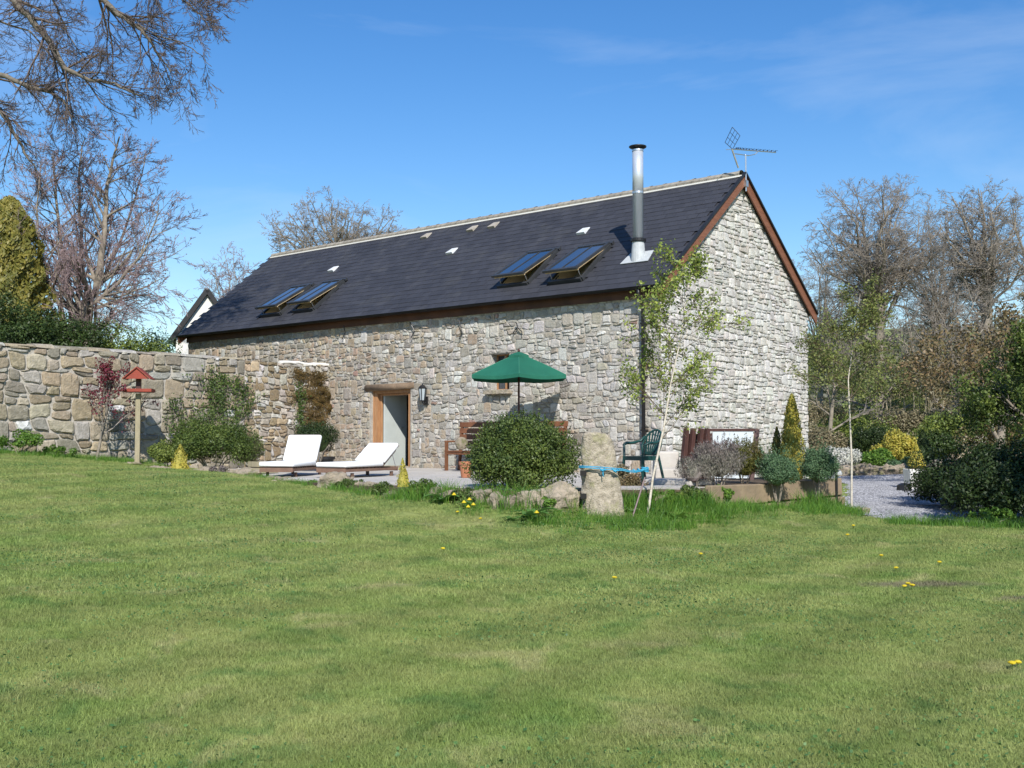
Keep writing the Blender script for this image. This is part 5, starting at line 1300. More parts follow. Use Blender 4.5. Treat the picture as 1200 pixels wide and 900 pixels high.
# ------------------------------------------------------------------ boulders and edging stones
ROCKT = bpy.data.textures.new('rock_fine', 'CLOUDS'); ROCKT.noise_scale = .11; ROCKT.noise_depth = 3
def rock(name, label, loc, rad, seed, mt=M_BOULDER, cat='boulder', rz=0, group=None):
    bm_ = MB(); rs = random.Random(seed); nl, na = 7, 11; V = []
    off = Vector((rs.uniform(0, 50), rs.uniform(0, 50), rs.uniform(0, 50)))
    for i in range(nl + 1):
        ph = PI * i / nl
        for j in range(na):
            a = 2 * PI * j / na; d = Vector((math.sin(ph) * math.cos(a), math.sin(ph) * math.sin(a), -math.cos(ph)))
            k_ = 1 + .5 * (noise.noise(d * 1.3 + off)) + .3 * noise.noise(d * 3.3 + off)
            e = Vector([math.copysign(abs(c_) ** .8, c_) for c_ in d]); V.append((e.x * rad[0] * k_, e.y * rad[1] * k_, e.z * rad[2] * k_ + rad[2] * .55))
    bm_.add(V, [(i * na + j, i * na + (j + 1) % na, (i + 1) * na + (j + 1) % na, (i + 1) * na + j) for i in range(nl) for j in range(na)])
    o = part(name, bm_, mt, None, loc=loc, smooth=False); o.rotation_euler = (0, 0, rz)
    m_ = o.modifiers.new('s', 'SUBSURF'); m_.levels = m_.render_levels = 2; m_.subdivision_type = 'SIMPLE'; dm_ = o.modifiers.new('rough', 'DISPLACE'); dm_.texture = ROCKT; dm_.strength = max(rad) * .28; dm_.mid_level = .5; dm_.texture_coords = 'GLOBAL'
    tag(o, label, cat, group); return o
for i, (px, Y_, rd, lab) in enumerate(((567, 16.0, (.2, .16, .13), 'rounded pale boulder left of the round shrub foot'), (600, 15.7, (.19, .15, .13), 'tan boulder under the round shrub, between the broad leaves'), (620, 15.75, (.2, .15, .16), 'grey angular boulder propped against the mossy one'),
        (656, 15.75, (.27, .22, .22), 'largest mossy boulder beside the granite post'), (395, 18.9, (.34, .26, .2), 'wide pinkish rock between the two loungers'), (434, 18.1, (.2, .16, .12), 'small pale rock under the second lounger'),
        (466, 17.35, (.19, .1, .09), 'flat reddish stone in the grass below the golden shrub'), (345, 19.9, (.55, .2, .06), 'flat slab stone edging the patio by the first lounger'), (248, 22.4, (.42, .2, .12), 'long low edging stone under the left shrub'),
        (195, 23.1, (.4, .2, .09), 'pale flat edging stone near the bird table'), (288, 21.7, (.35, .2, .14), 'brown edging stone in front of the wooden planter'), (495, 16.9, (.26, .18, .1), 'low stone hidden in leaves right of golden shrub'), (155, 23.9, (.2, .14, .05), 'small flat stone at the foot of the bird table post'),
        (815, 17.0, (.25, .2, .12), 'low rough stone under the patio corner slab'), (1008, 18.0, (.14, .12, .09), 'small grey stone at the foot of the thin birch'))):
    q = spot(px, Y_); rock('boulder', lab, q + Vector((0, 0, -.02)), rd, 40 + i, rz=rng.uniform(-.4, .4))
for i, (px, w_) in enumerate(((962, .28), (990, .3), (1018, .5), (1048, .52), (1072, .35))):
    q = spot(px, 32.2); rock('kerb_stone', ('kerb stone nearest the barn at the gravel end', 'second kerb stone from the barn behind the thin birch', 'third, long kerb stone under the white heather', 'fourth, long kerb stone below the yellow-green shrub', 'last kerb stone beside the white planter')[i], q, (w_, .25, .2), 70 + i, cat='kerb stone', group='kerb stones beyond the gravel')

# ------------------------------------------------------------------ shrubs and border plants
def B(label, px, Y_, rad, leaves, size, mt, seed, cat='shrub', name='shrub', z=None, **kw):
    q = spot(px, Y_); 
    if z is not None: q.z = z
    return bush(name, label, cat, q, rad, leaves, size, mt, seed, **kw)
B('large round evergreen shrub in front of the parasol and benches', 613, 16.9, (.87, .75, .86), 56000, .04, L_SHRUB, 1, k=120, stray=320, z=-.5, lobe=(.2, .36), fill=.7, zc=.78)
B('broad dark green shrub against the garden wall left of the loungers', 250, 23.5, (1.1, .75, .66), 34000, .042, L_SHRUB2, 2, stray=120, core=False, k=60, z=.0, zc=.52)
B('lower green part-shrub spreading left beside the bird table', 200, 23.5, (.55, .5, .36), 7000, .042, L_HEDGEY, 3, k=26, z=.08)
B('dull green twiggy shrub between the broad shrub and the planter', 293, 23.9, (.38, .4, .5), 5000, .04, L_BRAMBLE, 4, k=18, z=0)
B('round box bush in a dark pot behind the first lounger', 373, 24.6, (.6, .5, .5), 15000, .035, L_DARKC, 5, k=26, z=.22)
pot('dark plastic pot under the round box bush', (colx(380, 24.9), 24.9, 0), .24, .32, M_BLACK)
cone_conifer('golden_shrub', 'small golden dwarf conifer below the broad green shrub', 'shrub', spot(212, 22.6), .24, .55, 1600, .05, L_GOLD, 6, tips=3)
cone_conifer('golden_shrub', 'small yellow upright shrub in front of the second lounger', 'shrub', spot(472, 17.6), .13, .56, 1500, .036, L_GOLD, 7, tips=3)
q = Vector((colx(309, 23.2), 23.2, 0)); m = MB(); 
t = thing('wooden_planter', 'low grey wooden planter box by the wall left of loungers', 'planter', q, BA)
for z in (.07, .2): m = MB(); m.box((.17, 0, z), (.03, .5, .11)); part('side_board', m, M_POSTG, t); m = MB(); m.box((0, -.25, z), (.32, .03, .11)); part('side_board', m, M_POSTG, t)
m = MB(); m.box((0, 0, .12), (.3, .46, .2)); part('soil', m, M_SOIL, t)

# red-leaved small tree in front of the wall
Pm = dict(seg=[5, 4, 3, 3], wob=[.06, .14, .2, .25], up=[.1, .1, .05, 0], tip=[.5, .4, .5, .5], n=[9, 5, 4, 0], t0=[.35, .2, .2, 0], ang=[.7, .7, .7, .5], len=[.6, .55, .6, .5], rr=[.6, .6, .6, .6], rmin=.004)
q = spot(112, 23.6); bare_tree('red_leaved_tree', 'small tree with sparse dark red leaves in front of the wall', q, ((.08, 0, 1), 2.0, .035), Pm, 8, M_BARK, M_TWIG, 1, leafmat=L_RED, leafn=1500, leafs=.06)

# creepers on the wall: leaves lying against the stones, in the wall frame
def creeper(label, s0, s1, z0, z1, n, sz, mt, seed, streaks=5, name='wall_creeper', cat='climbing plant', thick=.07):
    g = np.random.default_rng(seed); base = GWO - GY * ((s0 + s1) / 2) + LX * .05; base.z = 0
    t = thing(name, label, cat, base, BA); W_ = s1 - s0; cs = g.uniform(-W_ / 2, W_ / 2, streaks); tops = g.uniform(.55, 1, streaks); k_ = g.integers(0, streaks, n)
    v = g.random(n) ** .9; zz_ = z0 + (z1 - z0) * tops[k_] * v; uu = cs[k_] + g.normal(0, W_ * .13 * (1 + .8 * np.sin(v * 9 + k_)), n)
    P = np.stack([np.abs(g.normal(0, thick, n)) + .06, uu, zz_], 1); V, F_ = leaf_cloud(P, np.tile([1., 0, .3], (n, 1)), sz, g, .5, .8)
    link('leaves', np_mesh('leaves', V, [F_]), mt, t); m = MB()
    for i in range(streaks):
        pts = [(0.05, cs[i] + math.sin(j * 1.7 + i) * .05, z0 + (z1 - z0) * tops[i] * j / 6) for j in range(7)]; m.tube(pts, .008, 4)
    part('stems', m, M_BARK, t); return t
def ws(px):      # column -> distance along the garden wall
    r = (px - 600) / FPX; # X = GWO.x - GY.x s ; Y = GWO.y - GY.y s
    return (GWO.x - r * GWO.y) / (GY.x - r * GY.y)
creeper('bright green sparse creeper right of the bird table', ws(226), ws(192), .6, 1.9, 500, .05, L_IVY, 1, 6, thick=.025)
creeper('darker ivy climbing the wall above the broad shrub', ws(296), ws(240), 1.2, 2.5, 1500, .055, L_IVY, 2, 9, thick=.025)
creeper('thin ivy strand climbing near the moss at the barn end of wall', ws(360), ws(345), .9, 2.3, 500, .05, L_IVY, 3, 2)
def moss(label, s0, s1, z0, z1, n, seed):
    g = np.random.default_rng(seed); base = GWO - GY * ((s0 + s1) / 2) + LX * .03; base.z = 0; t = thing('moss_patch', label, 'moss', base, BA, 'brown moss clumps on the wall')
    P = g.normal(0, 1, (n, 2)); c = np.stack([g.uniform(-(s1 - s0) / 2, (s1 - s0) / 2, 9), g.uniform(z0, z1, 9)], 1); k_ = g.integers(0, 9, n)
    q_ = c[k_] + P * np.array([.13, .085]); h = .03 + .09 * np.exp(-(P ** 2).sum(1)) ; V, F_ = leaf_cloud(np.stack([h, q_[:, 0], q_[:, 1]], 1), np.tile([1., 0, .2], (n, 1)), .035, g, .8, .6)
    link('moss', np_mesh('moss', V, [F_]), L_MOSS, t)
moss('brown mossy growth below the cap at the middle of dry wall end', ws(358), ws(343), 1.75, 2.45, 1800, 1)
moss('large brown mossy growth high at the barn end of the wall', ws(385), ws(360), 1.1, 2.5, 6000, 2)
moss('brown mossy growth low on the wall above the round box bush', ws(374), ws(352), .8, 1.4, 2200, 3)

# broad-leaved plants along the border
def broad(label, px, Y_, n, L_, seed, mt=L_HOSTA, wd=.28, z=0, tilt=.9):
    rs = random.Random(seed); q = spot(px, Y_); t = thing('broad_leaved_plant', label, 'plant', q + Vector((0, 0, z)))
    for i in range(n):
        a = 2 * PI * i / n + rs.uniform(-.3, .3); l_ = L_ * rs.uniform(.7, 1.15); e = tilt * rs.uniform(.6, 1.3); m = MB(); V = []; k_ = 5
        for j in range(k_ + 1):
            s_ = j / k_; r_ = l_ * s_; el = e * (1 - .55 * s_); x = r_ * math.cos(el); zz_ = r_ * math.sin(el) * (1 - .35 * s_ * s_); w_ = l_ * wd * math.sin(PI * min(1, .12 + s_ * .88)) ** .8
            d = Vector((math.cos(a), math.sin(a), 0)); n_ = Vector((-math.sin(a), math.cos(a), 0))
            c_ = d * x + Vector((0, 0, zz_)); V += [c_ - n_ * w_ / 2 + Vector((0, 0, w_ * .22)), c_, c_ + n_ * w_ / 2 + Vector((0, 0, w_ * .22))]
        m.add(V, [(j * 3 + o_, j * 3 + 3 + o_, j * 3 + 4 + o_, j * 3 + 1 + o_) for j in range(k_) for o_ in (0, 1)]); part('leaf', m, mt, t, smooth=True)
    return t
broad('broad-leaved plant with arching leaves in front of the mossy boulder', 623, 15.1, 10, .42, 1)
broad('broad-leaved plant with large pale leaf left of the shrub', 520, 16.0, 9, .34, 2)
broad('tuft of dark broad leaves at the patio edge', 500, 16.6, 9, .28, 3, mt=L_IVY)
broad('low bright leaf clump among daffodils', 548, 15.7, 9, .22, 4)
broad('bright leafy clump in grass right of the birch base', 790, 15.9, 12, .24, 5, mt=L_FRESH, wd=.6)
broad('dock-like clump near the gatepost foot', 600, 14.95, 6, .22, 6)
B('low dark plants under the left edge of the round shrub', 545, 16.0, (.3, .2, .2), 2500, .035, L_IVY, 21, k=14, z=-.3)
B('dark low growth with white flowers under the second lounger', 412, 18.35, (.28, .16, .12), 1800, .03, L_IVY, 22, k=12, core=False)
B('small green tuft of plants beside the wide pinkish rock', 372, 19.3, (.2, .14, .1), 900, .035, L_FRESH, 23, k=10, core=False)
B('low grey edging plant in front of the left shrub', 258, 22.2, (.3, .15, .13), 1200, .035, L_LAV, 24, k=10, core=False)
B('reddish twiggy heather between gatepost and birch', 738, 17.6, (.25, .25, .28), 2200, .035, L_RUST, 25, k=14, z=-.25)
B('green weeds behind the blue rope beside the gatepost', 722, 17.8, (.26, .2, .38), 2400, .04, L_BRAMBLE, 26, k=14, z=-.25)
B('leafy weeds at the foot of the wall on the far left', 25, 22.7, (.65, .25, .28), 2600, .05, L_FRESH, 27, k=16, core=False)
B('green weeds at the foot of the wall left of the red-leaved tree', 70, 23.1, (.4, .2, .15), 1300, .045, L_FRESH, 28, k=10, core=False)
B('low leafy weeds in front of the pale corner slab', 775, 16.35, (.3, .15, .2), 1500, .045, L_FRESH, 201, k=12, core=False, z=-.32)
B('dull green weeds below the patio edge right of the birch', 808, 16.6, (.32, .18, .2), 1700, .04, L_SHRUB2, 202, k=14, core=False, z=-.3)
B('mixed low weeds growing over the sleepers under the lavender', 845, 17.0, (.3, .15, .22), 1500, .04, L_FRESH, 203, k=14, core=False, z=-.35)
B('low green plants between the golden shrub and broad leaves', 495, 16.7, (.3, .16, .16), 1700, .04, L_SHRUB2, 204, k=14, core=False)
B('small leafy clump between the boulders under the round shrub', 640, 15.5, (.16, .1, .14), 700, .04, L_FRESH, 205, k=8, core=False)
B('low dark leaves on the patio edge left of the golden shrub', 448, 17.5, (.22, .14, .13), 1100, .035, L_IVY, 206, k=10, core=False)
for i, (px, Y_, rd) in enumerate(((530, 16.15, (.16, .13, .11)), (582, 15.75, (.13, .1, .12)), (636, 15.6, (.12, .1, .13)), (674, 15.95, (.12, .14, .16)), (512, 16.5, (.14, .12, .1)), (420, 18.35, (.15, .12, .1)), (772, 16.45, (.17, .13, .1)), (325, 20.6, (.26, .16, .08)))):
    rock('boulder', ('small tan stone among the narcissus leaves', 'upright small stone left of the tan boulder', 'narrow stone wedged left of the mossy boulder', 'dark stone tucked behind the gatepost foot', 'half-buried stone right of the low green plants', 'small stone beside the low dark growth with white flowers', 'rough stone under the edge of the pale corner slab', 'flat brown stone left of the first lounger foot')[i], spot(px, Y_), rd, 140 + i, rz=i)
# daffodils
for i, (px, Y_) in enumerate(((533, 15.7), (545, 15.5), (551, 15.6), (554, 15.45), (548, 15.2), (690 - 60, 14.7))):
    q = spot(px, Y_); t = thing('daffodil', ('leftmost pale yellow narcissus of the clump left of the shrub', 'middle narcissus of the back row in the clump', 'narcissus right of the middle one in the clump', 'rightmost narcissus of the clump left of the shrub', 'frontmost narcissus of the clump left of the shrub')[i] if i < 5 else 'single pale yellow flower below the mossy boulder', 'flower', q, rng.uniform(0, 6), 'yellow flowers at the border'); hh = rng.uniform(.1, .2)
    m = MB(); m.tube([(0, 0, 0), (.01, 0, hh)], .003, 4); part('stem', m, L_FRESH, t); m = MB(); m.lathe([(.008, hh - .01), (.035, hh), (.015, hh + .02), (.012, hh + .03)], 6, (0.01, -.01, 0)); part('petals', m, L_YEL, t)

# plants in the raised bed
B('greyish lavender bush in the bed below the tipped panel', 842, 17.9, (.46, .4, .42), 12000, .05, L_LAV, 31, stray=90, k=50, z=-.05, up=1.6, asp=.2, fill=.6)
B('smaller brownish lavender at the left end of the bed', 812, 17.5, (.32, .3, .32), 2600, .04, L_LAV, 32, k=14, z=-.08, up=1.3, asp=.25)
B('bronze green dwarf conifer mound between lavender and clipped ball', 872, 18.6, (.42, .38, .44), 13000, .03, L_MOUND, 33, stray=90, k=40, z=-.03, fill=.6, zc=.33)
B('clipped grey-green ball bush nearer the barn middle', 910, 18.0, (.37, .35, .44), 22000, .028, L_SAGE, 34, stray=70, k=60, z=-.2, lobe=(.25, .4), fill=.6, zc=.36)
B('clipped grey-green ball bush nearer the gravel', 958, 18.8, (.36, .34, .46), 22000, .028, L_SAGE, 35, stray=70, k=60, z=-.2, lobe=(.25, .4), fill=.6, zc=.38)
cone_conifer('golden_cypress', 'tall narrow golden cypress standing against the gable', 'tree', Vector((colx(928, 19.6), 19.6, -.02)), .25, 1.5, 12000, .05, L_GOLD, 36, power=.6, tips=2)
cone_conifer('golden_cypress', 'small dull golden cypress left of the tall one', 'tree', Vector((colx(910, 20.0), 20.0, -.02)), .2, .92, 2200, .045, L_GOLDB, 37)

# garden beyond the gravel
B('white-flowered heather bush beyond the gravel drive', 986, 33.5, (.75, .5, .5), 4200, .07, L_WHITE, 41, k=24)
B('dark clipped round bush behind the thin birch', 1020, 35, (.65, .6, 1.0), 6500, .06, L_DARKC, 42, k=22)
B('yellow-green variegated shrub beyond the gravel', 1052, 33.6, (.8, .6, .7), 6500, .075, L_GOLD, 43, k=24)
B('leafy green shrub left of the variegated one', 1028, 33.2, (.6, .5, .45), 5200, .075, L_FRESH, 44, k=22)
B('low dark green cover above the kerb stones', 1054, 32.8, (.6, .35, .3), 3200, .06, L_SAGE, 45, k=16)
B('dull brown undergrowth behind the barn corner', 965, 36, (1.1, .8, .85), 8000, .08, L_BRAMBLE, 46, k=26)
cone_conifer('dark_conifer', 'small dark pointed conifer behind the white planter', 'tree', spot(1081, 31.5), .42, 1.25, 4500, .07, L_DARKC, 47)
q = spot(1073, 25.0); pt_ = thing('white_planter', 'square white planter at the edge of the gravel drive', 'planter', q)
m = MB(); m.box((0, 0, .24), (.42, .42, .48), None, 1.12); part('box', m, M_HOUSE, pt_, bevel=.015); m = MB(); m.box((0, 0, .485), (.38, .38, .02)); part('soil', m, M_SOIL, pt_)
cone_conifer('golden_conifer', 'small golden conifer growing in the white planter', 'shrub', q + Vector((0, 0, .48)), .2, .52, 1600, .05, L_GOLD, 48)
m = MB(); m.lathe([(.08, .0), (.17, .04), (.15, .16), (.06, .2)], 10); q = spot(1058, 24.2); o = part('gravel_pot', m, M_BLACK, None, loc=q); tag(o, 'small dark bowl left on the gravel beside white planter', 'bowl')

# dark hedge bank on the right with an old wall face, overhung by a leafy tree
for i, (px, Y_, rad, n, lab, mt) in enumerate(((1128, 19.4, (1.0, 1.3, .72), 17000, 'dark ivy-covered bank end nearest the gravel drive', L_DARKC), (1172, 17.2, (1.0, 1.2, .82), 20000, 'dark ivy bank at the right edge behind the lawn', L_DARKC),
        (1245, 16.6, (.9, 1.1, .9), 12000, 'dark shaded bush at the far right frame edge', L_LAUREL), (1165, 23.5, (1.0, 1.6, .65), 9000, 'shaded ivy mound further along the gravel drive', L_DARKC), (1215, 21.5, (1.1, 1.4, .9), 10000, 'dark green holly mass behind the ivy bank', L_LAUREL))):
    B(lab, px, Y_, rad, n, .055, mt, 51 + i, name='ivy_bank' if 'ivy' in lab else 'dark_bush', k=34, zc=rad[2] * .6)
B('bright green weeds in front of the dark ivy bank', 1160, 15.95, (.45, .16, .16), 1700, .045, L_FRESH, 57, k=12, core=False)

def leafy_tree(name, label, base, h, rad, zc, leaves, size, mt, seed, trunk_r=.12, Pm=None, k=60, lobe=(.16, .3), fill=.72):
    """branching frame with leaf clumps on it"""
    Pm = Pm or dict(seg=[6, 5, 4, 3], wob=[.07, .13, .18, .2], up=[.05, .06, .03, 0], tip=[.4, .35, .4, .5], n=[9, 7, 5, 0], t0=[.3, .2, .2, 0], ang=[.85, .7, .7, .5], len=[.55, .5, .5, .5], rr=[.5, .55, .55, .6], rmin=.006)
    rg_ = random.Random(seed); out = [[] for _ in Pm['seg']]; grow(rg_, Vector((0, 0, -.2)), Vector((rg_.uniform(-.1, .1), 0, 1)).normalized(), h * .85, trunk_r, 0, Pm, out)
    g = np.random.default_rng(seed); t = thing(name, label, 'tree', base)
    V, F_ = tubes([x for l_ in out[:2] for x in l_], 6); link('trunk', np_mesh('trunk', V, [F_]), M_BARK, t, smooth=True)
    V, F_ = tubes([x for l_ in out[2:] for x in l_], 3); link('branches', np_mesh('branches', V, [F_]), M_TWIG, t)
    c, r = lobes((0, 0, zc), rad, k, g, fill, lobe); ex = np.array([tuple(x[0][-1]) for x in out[2]]); 
    if len(ex): c = np.concatenate([c, ex]); r = np.concatenate([r, np.full(len(ex), min(rad) * .13)])
    w = r ** 2; w /= w.sum(); idx = g.choice(len(c), leaves, p=w); d = unit(g.normal(0, 1, (leaves, 3))); P = c[idx] + d * (r[idx] * g.random(leaves) ** .4)[:, None]
    V, F_ = leaf_cloud(P, d, size, g, .8, .6); link('crown', np_mesh('crown', V, [F_]), mt, t); return t
leafy_tree('leafy_tree', 'tree with mid green leaves overhanging the dark ivy bank', spot(1222, 19.0), 3.1, (1.75, 1.6, 1.35), 1.6, 22000, .06, L_SHRUB2, 61, k=44)
leafy_tree('russet_tree', 'russet-leaved tree behind the green one at the right edge', spot(1165, 27), 4.4, (2.4, 2.0, 1.9), 2.3, 9000, .09, L_RUST, 62, k=50, fill=.78)
leafy_tree('unseen_shade_tree', 'dense green tree added out of view to shade the bank', Vector((9.3, 12.0, g1(9.3, 12.0))), 6.2, (1.5, 1.5, 1.9), 4.3, 9000, .15, L_FRESH, 63, k=50)  # this tree and the next are unseen, added to cast shade on the bank
leafy_tree('unseen_shade_tree', 'second green tree added out of view for shade beside the drive', Vector((11.6, 15.5, g1(11.6, 15.5))), 6.2, (1.9, 2.0, 2.2), 4.2, 9000, .15, L_FRESH, 64, k=50)

# middle distance: olive and brown thicket right of the barn
for i, (px, Y_, h, rad, zc, n, sz, mt, lab, nm) in enumerate((
        (968, 40, 5.0, (1.6, 1.4, 1.8), 2.8, 4200, .09, L_OLIVE, 'olive-leaved tree just behind the gable corner', 'leafy_tree'),
        (1030, 44, 4.6, (2.0, 1.6, 1.7), 2.7, 4200, .1, L_OLIVE, 'olive-leaved tree behind the thin birch', 'leafy_tree'),
        (1100, 46, 4.2, (2.6, 1.6, 1.5), 2.2, 5000, .11, L_BRAMBLE, 'brownish bushy tree in the thicket middle', 'leafy_tree'),
        (1165, 40, 4.4, (2.2, 1.6, 1.6), 2.4, 4200, .09, L_RUST, 'reddish-brown tree in the right thicket', 'leafy_tree'),
        (1215, 36, 5.6, (2.0, 1.6, 2.2), 3.2, 6000, .1, L_BRAMBLE, 'brown twiggy tree at the right frame edge', 'leafy_tree'))):
    leafy_tree(nm, lab, spot(px, Y_), h, rad, zc, n, sz, mt, 70 + i, k=50, trunk_r=.1, fill=.7)
for i, (px, Y_, rad, n, mt, lab) in enumerate(((1000, 41, (2.0, 1, 1.0), 8000, L_HEDGEY, 'yellow-green hedge behind the dark clipped bush'), (1068, 42, (2.2, 1, 1.15), 9000, L_BRAMBLE, 'long brown hedge in the middle distance'),
        (1125, 38, (2.2, 1.2, 1.0), 9000, L_HEDGEY, 'green hedge above the old dry-stone wall'), (1190, 33, (1.8, 1.3, 1.2), 8000, L_RUST, 'russet hedge at right beyond the drive'), (1098, 36.5, (.9, .7, .75), 3600, L_LAUREL, 'dark laurel clump beside the dry-stone wall'), (948, 46, (3, 1, 1.5), 6000, L_BRAMBLE, 'brown bramble mass behind the barn corner'), (1060, 52, (4, 1.5, 1.9), 9000, L_OLIVE, 'olive hedge line further back'), (1170, 50, (4, 1.5, 2.3), 9000, L_BRAMBLE, 'tall brown thicket further back on the right'))):
    B(lab, px, Y_, rad, n, .1, mt, 90 + i, name='hedge', cat='hedge', k=40, zc=rad[2] * .75)
# pale upright stems (last year's canes)
q = spot(1090, 43); t = thing('pale_canes', 'stand of pale bare upright canes in the thicket', 'plant', q); m = MB(); rs = random.Random(2)
for i in range(46): x = rs.uniform(-1.7, 1.7); m.tube([(x, rs.uniform(-.4, .4), .3), (x + rs.uniform(-.15, .15), 0, rs.uniform(1.5, 2.5))], .018, 4)
part('canes', m, M_POSTG, t)
# old dry-stone wall
q0 = spot(1078, 37.5); dw = thing('dry_stone_wall', 'low old dry-stone wall in the right background', 'wall', q0, R(-14)); m = MB(); m.box((3.2, .25, .45), (6.8, .4, 1.0)); cw_ = part('wall_core', m, M_SOIL, dw)
rg = random.Random(31); lay(rubble(-.2, 6.6, 0, 1.0, .55, .24, rg, .1), cw_, Vector((0, -1, 0)), lambda u, v, d: (u, .05 - d, v), lambda p, r: .02, lambda p, r: r.uniform(.04, .1), lambda c, r: jit(r.choice(TAN + GREY), r), rg, 60, lambda c, a: a)
rock('boulder', 'flat earth-coloured rock on the bank behind the dark conifer', spot(1112, 29) + Vector((0, 0, .3)), (.5, .4, .16), 80)

# ------------------------------------------------------------------ big bare trees
PT = dict(seg=[7, 6, 5, 4, 3, 2], wob=[.08, .13, .17, .2, .22, .2], up=[.03, .04, .04, .03, .02, .0], tip=[.45, .3, .3, .35, .5, .6], n=[9, 7, 6, 5, 4, 0], t0=[.3, .22, .18, .15, .1, 0],
          ang=[.75, .7, .7, .7, .6, .5], len=[.72, .55, .5, .5, .55, .5], rr=[.55, .52, .5, .55, .6, .6], rmin=.009, short=.7)
def crown_limbs(rs, zf, c, rad, n, r0, lean=0, low=-.12):
    """limbs that fork from the trunk and end on the crown's outline"""
    out = [([(0, 0, -.3), (lean * .4, 0, zf * .5), (lean * .7, 0, zf)], r0, r0 * .72)]
    for i in range(n):
        a = 2 * PI * (i * .618) + rs.uniform(-.3, .3); e = math.asin(low + (1 - low) * ((i + .5) / n) ** .9)
        d = Vector((math.cos(a) * math.cos(e) * rad[0], math.sin(a) * math.cos(e) * rad[1], math.sin(e) * rad[2])) * rs.uniform(.78, 1.0)
        z0 = zf * rs.uniform(.72, 1.0); s_ = Vector((lean * .7 * z0 / zf, 0, z0)); E = Vector(c) + d
        m1 = s_.lerp(E, .35) + Vector((0, 0, rs.uniform(.1, .7))) + Vector((rs.gauss(0, .2), rs.gauss(0, .2), 0)); m2 = s_.lerp(E, .7) + Vector((rs.gauss(0, .3), rs.gauss(0, .2), rs.uniform(-.1, .4)))
        out.append(([s_, m1, m2, E], r0 * rs.uniform(.2, .36), r0 * .06))
    return out
PC = dict(flat=.8, seg=[5, 5, 4, 2, 1], wob=[.1, .2, .24, .28, .3], up=[0, .02, .01, .0, .0], tip=[.3, .3, .35, .4, .6], n=[0, 6, 5, 5, 0], t0=[0, .15, .12, .1, 0], ang=[1.0, .85, .8, .75, .6], len=[1, .55, .52, .5, .5], rr=[.5, .5, .5, .6, .6], rmin=.0055, space=.42, L1=1.7, short=.6)
def crown_tree(label, px, Y_, px0, px1, pytop, pyfork, pylow, n, r0, seed, twig=None, P=PC, **kw):
    sp_ = kw.pop('space', None); b = spot(px, Y_); zt = at(px, pytop, Y_).z - b.z; zf = at(px, pyfork, Y_).z - b.z; zl = at(px, pylow, Y_).z - b.z; rx = (px1 - px0) / 2 / FPX * Y_; cx_ = ((px0 + px1) / 2 - px) / FPX * Y_
    P = dict(P); P['space'] = sp_ or P['space']; P['L1'] = min(P['L1'], rx * .62)
    return bare_tree('bare_tree', label, b, None, P, seed, M_BARK, twig or M_TWIG, 2, limbs=crown_limbs(random.Random(seed), zf, (cx_, 0, zl), (rx, rx * .8, zt - zl), n, r0, cx_ * .3), **kw)
crown_tree('tall bare spreading tree nearest the barn gable on the right', 1034, 47, 935, 1115, 198, 335, 305, 22, .24, 5, space=.34)
crown_tree('tall bare forked tree at the far right', 1160, 43, 1085, 1215, 208, 320, 310, 20, .26, 16, space=.34)
crown_tree('bare tree between the two tallest ones on the right', 1100, 53, 1030, 1170, 228, 380, 330, 17, .2, 27, space=.46)
crown_tree('lower bare tree showing just past the right bargeboard', 962, 54, 905, 1020, 276, 400, 350, 14, .16, 33, space=.58)
crown_tree('bare tree cut by the right edge of the view', 1232, 50, 1160, 1310, 210, 350, 300, 16, .25, 44, space=.58)
crown_tree('low bare tree in the thicket below the taller ones', 1120, 40, 1060, 1185, 320, 440, 400, 12, .13, 45, space=.58)
crown_tree('low grey bare tree behind the olive trees near the gable', 1000, 62, 925, 1060, 285, 430, 375, 9, .13, 46, space=.58)
crown_tree('grey bare tree furthest back between the two tall trunks', 1075, 66, 1000, 1150, 290, 430, 380, 8, .15, 47, space=.58)
PQ = dict(PC); PQ.update(up=[0, .01, .0, .0, .0], space=.44, L1=1.6, n=[0, 5, 5, 4, 0], rmin=.007)
crown_tree('domed brownish bare tree showing above the barn ridge', 396, 58, 302, 496, 230, 325, 290, 34, .28, 51, P=PQ, leafmat=L_BRAMBLE, leafn=3500, leafs=.08)
crown_tree('thin bare tree above the left end of the roof', 276, 50, 215, 330, 288, 400, 350, 13, .14, 52, twig=M_TWIGP)
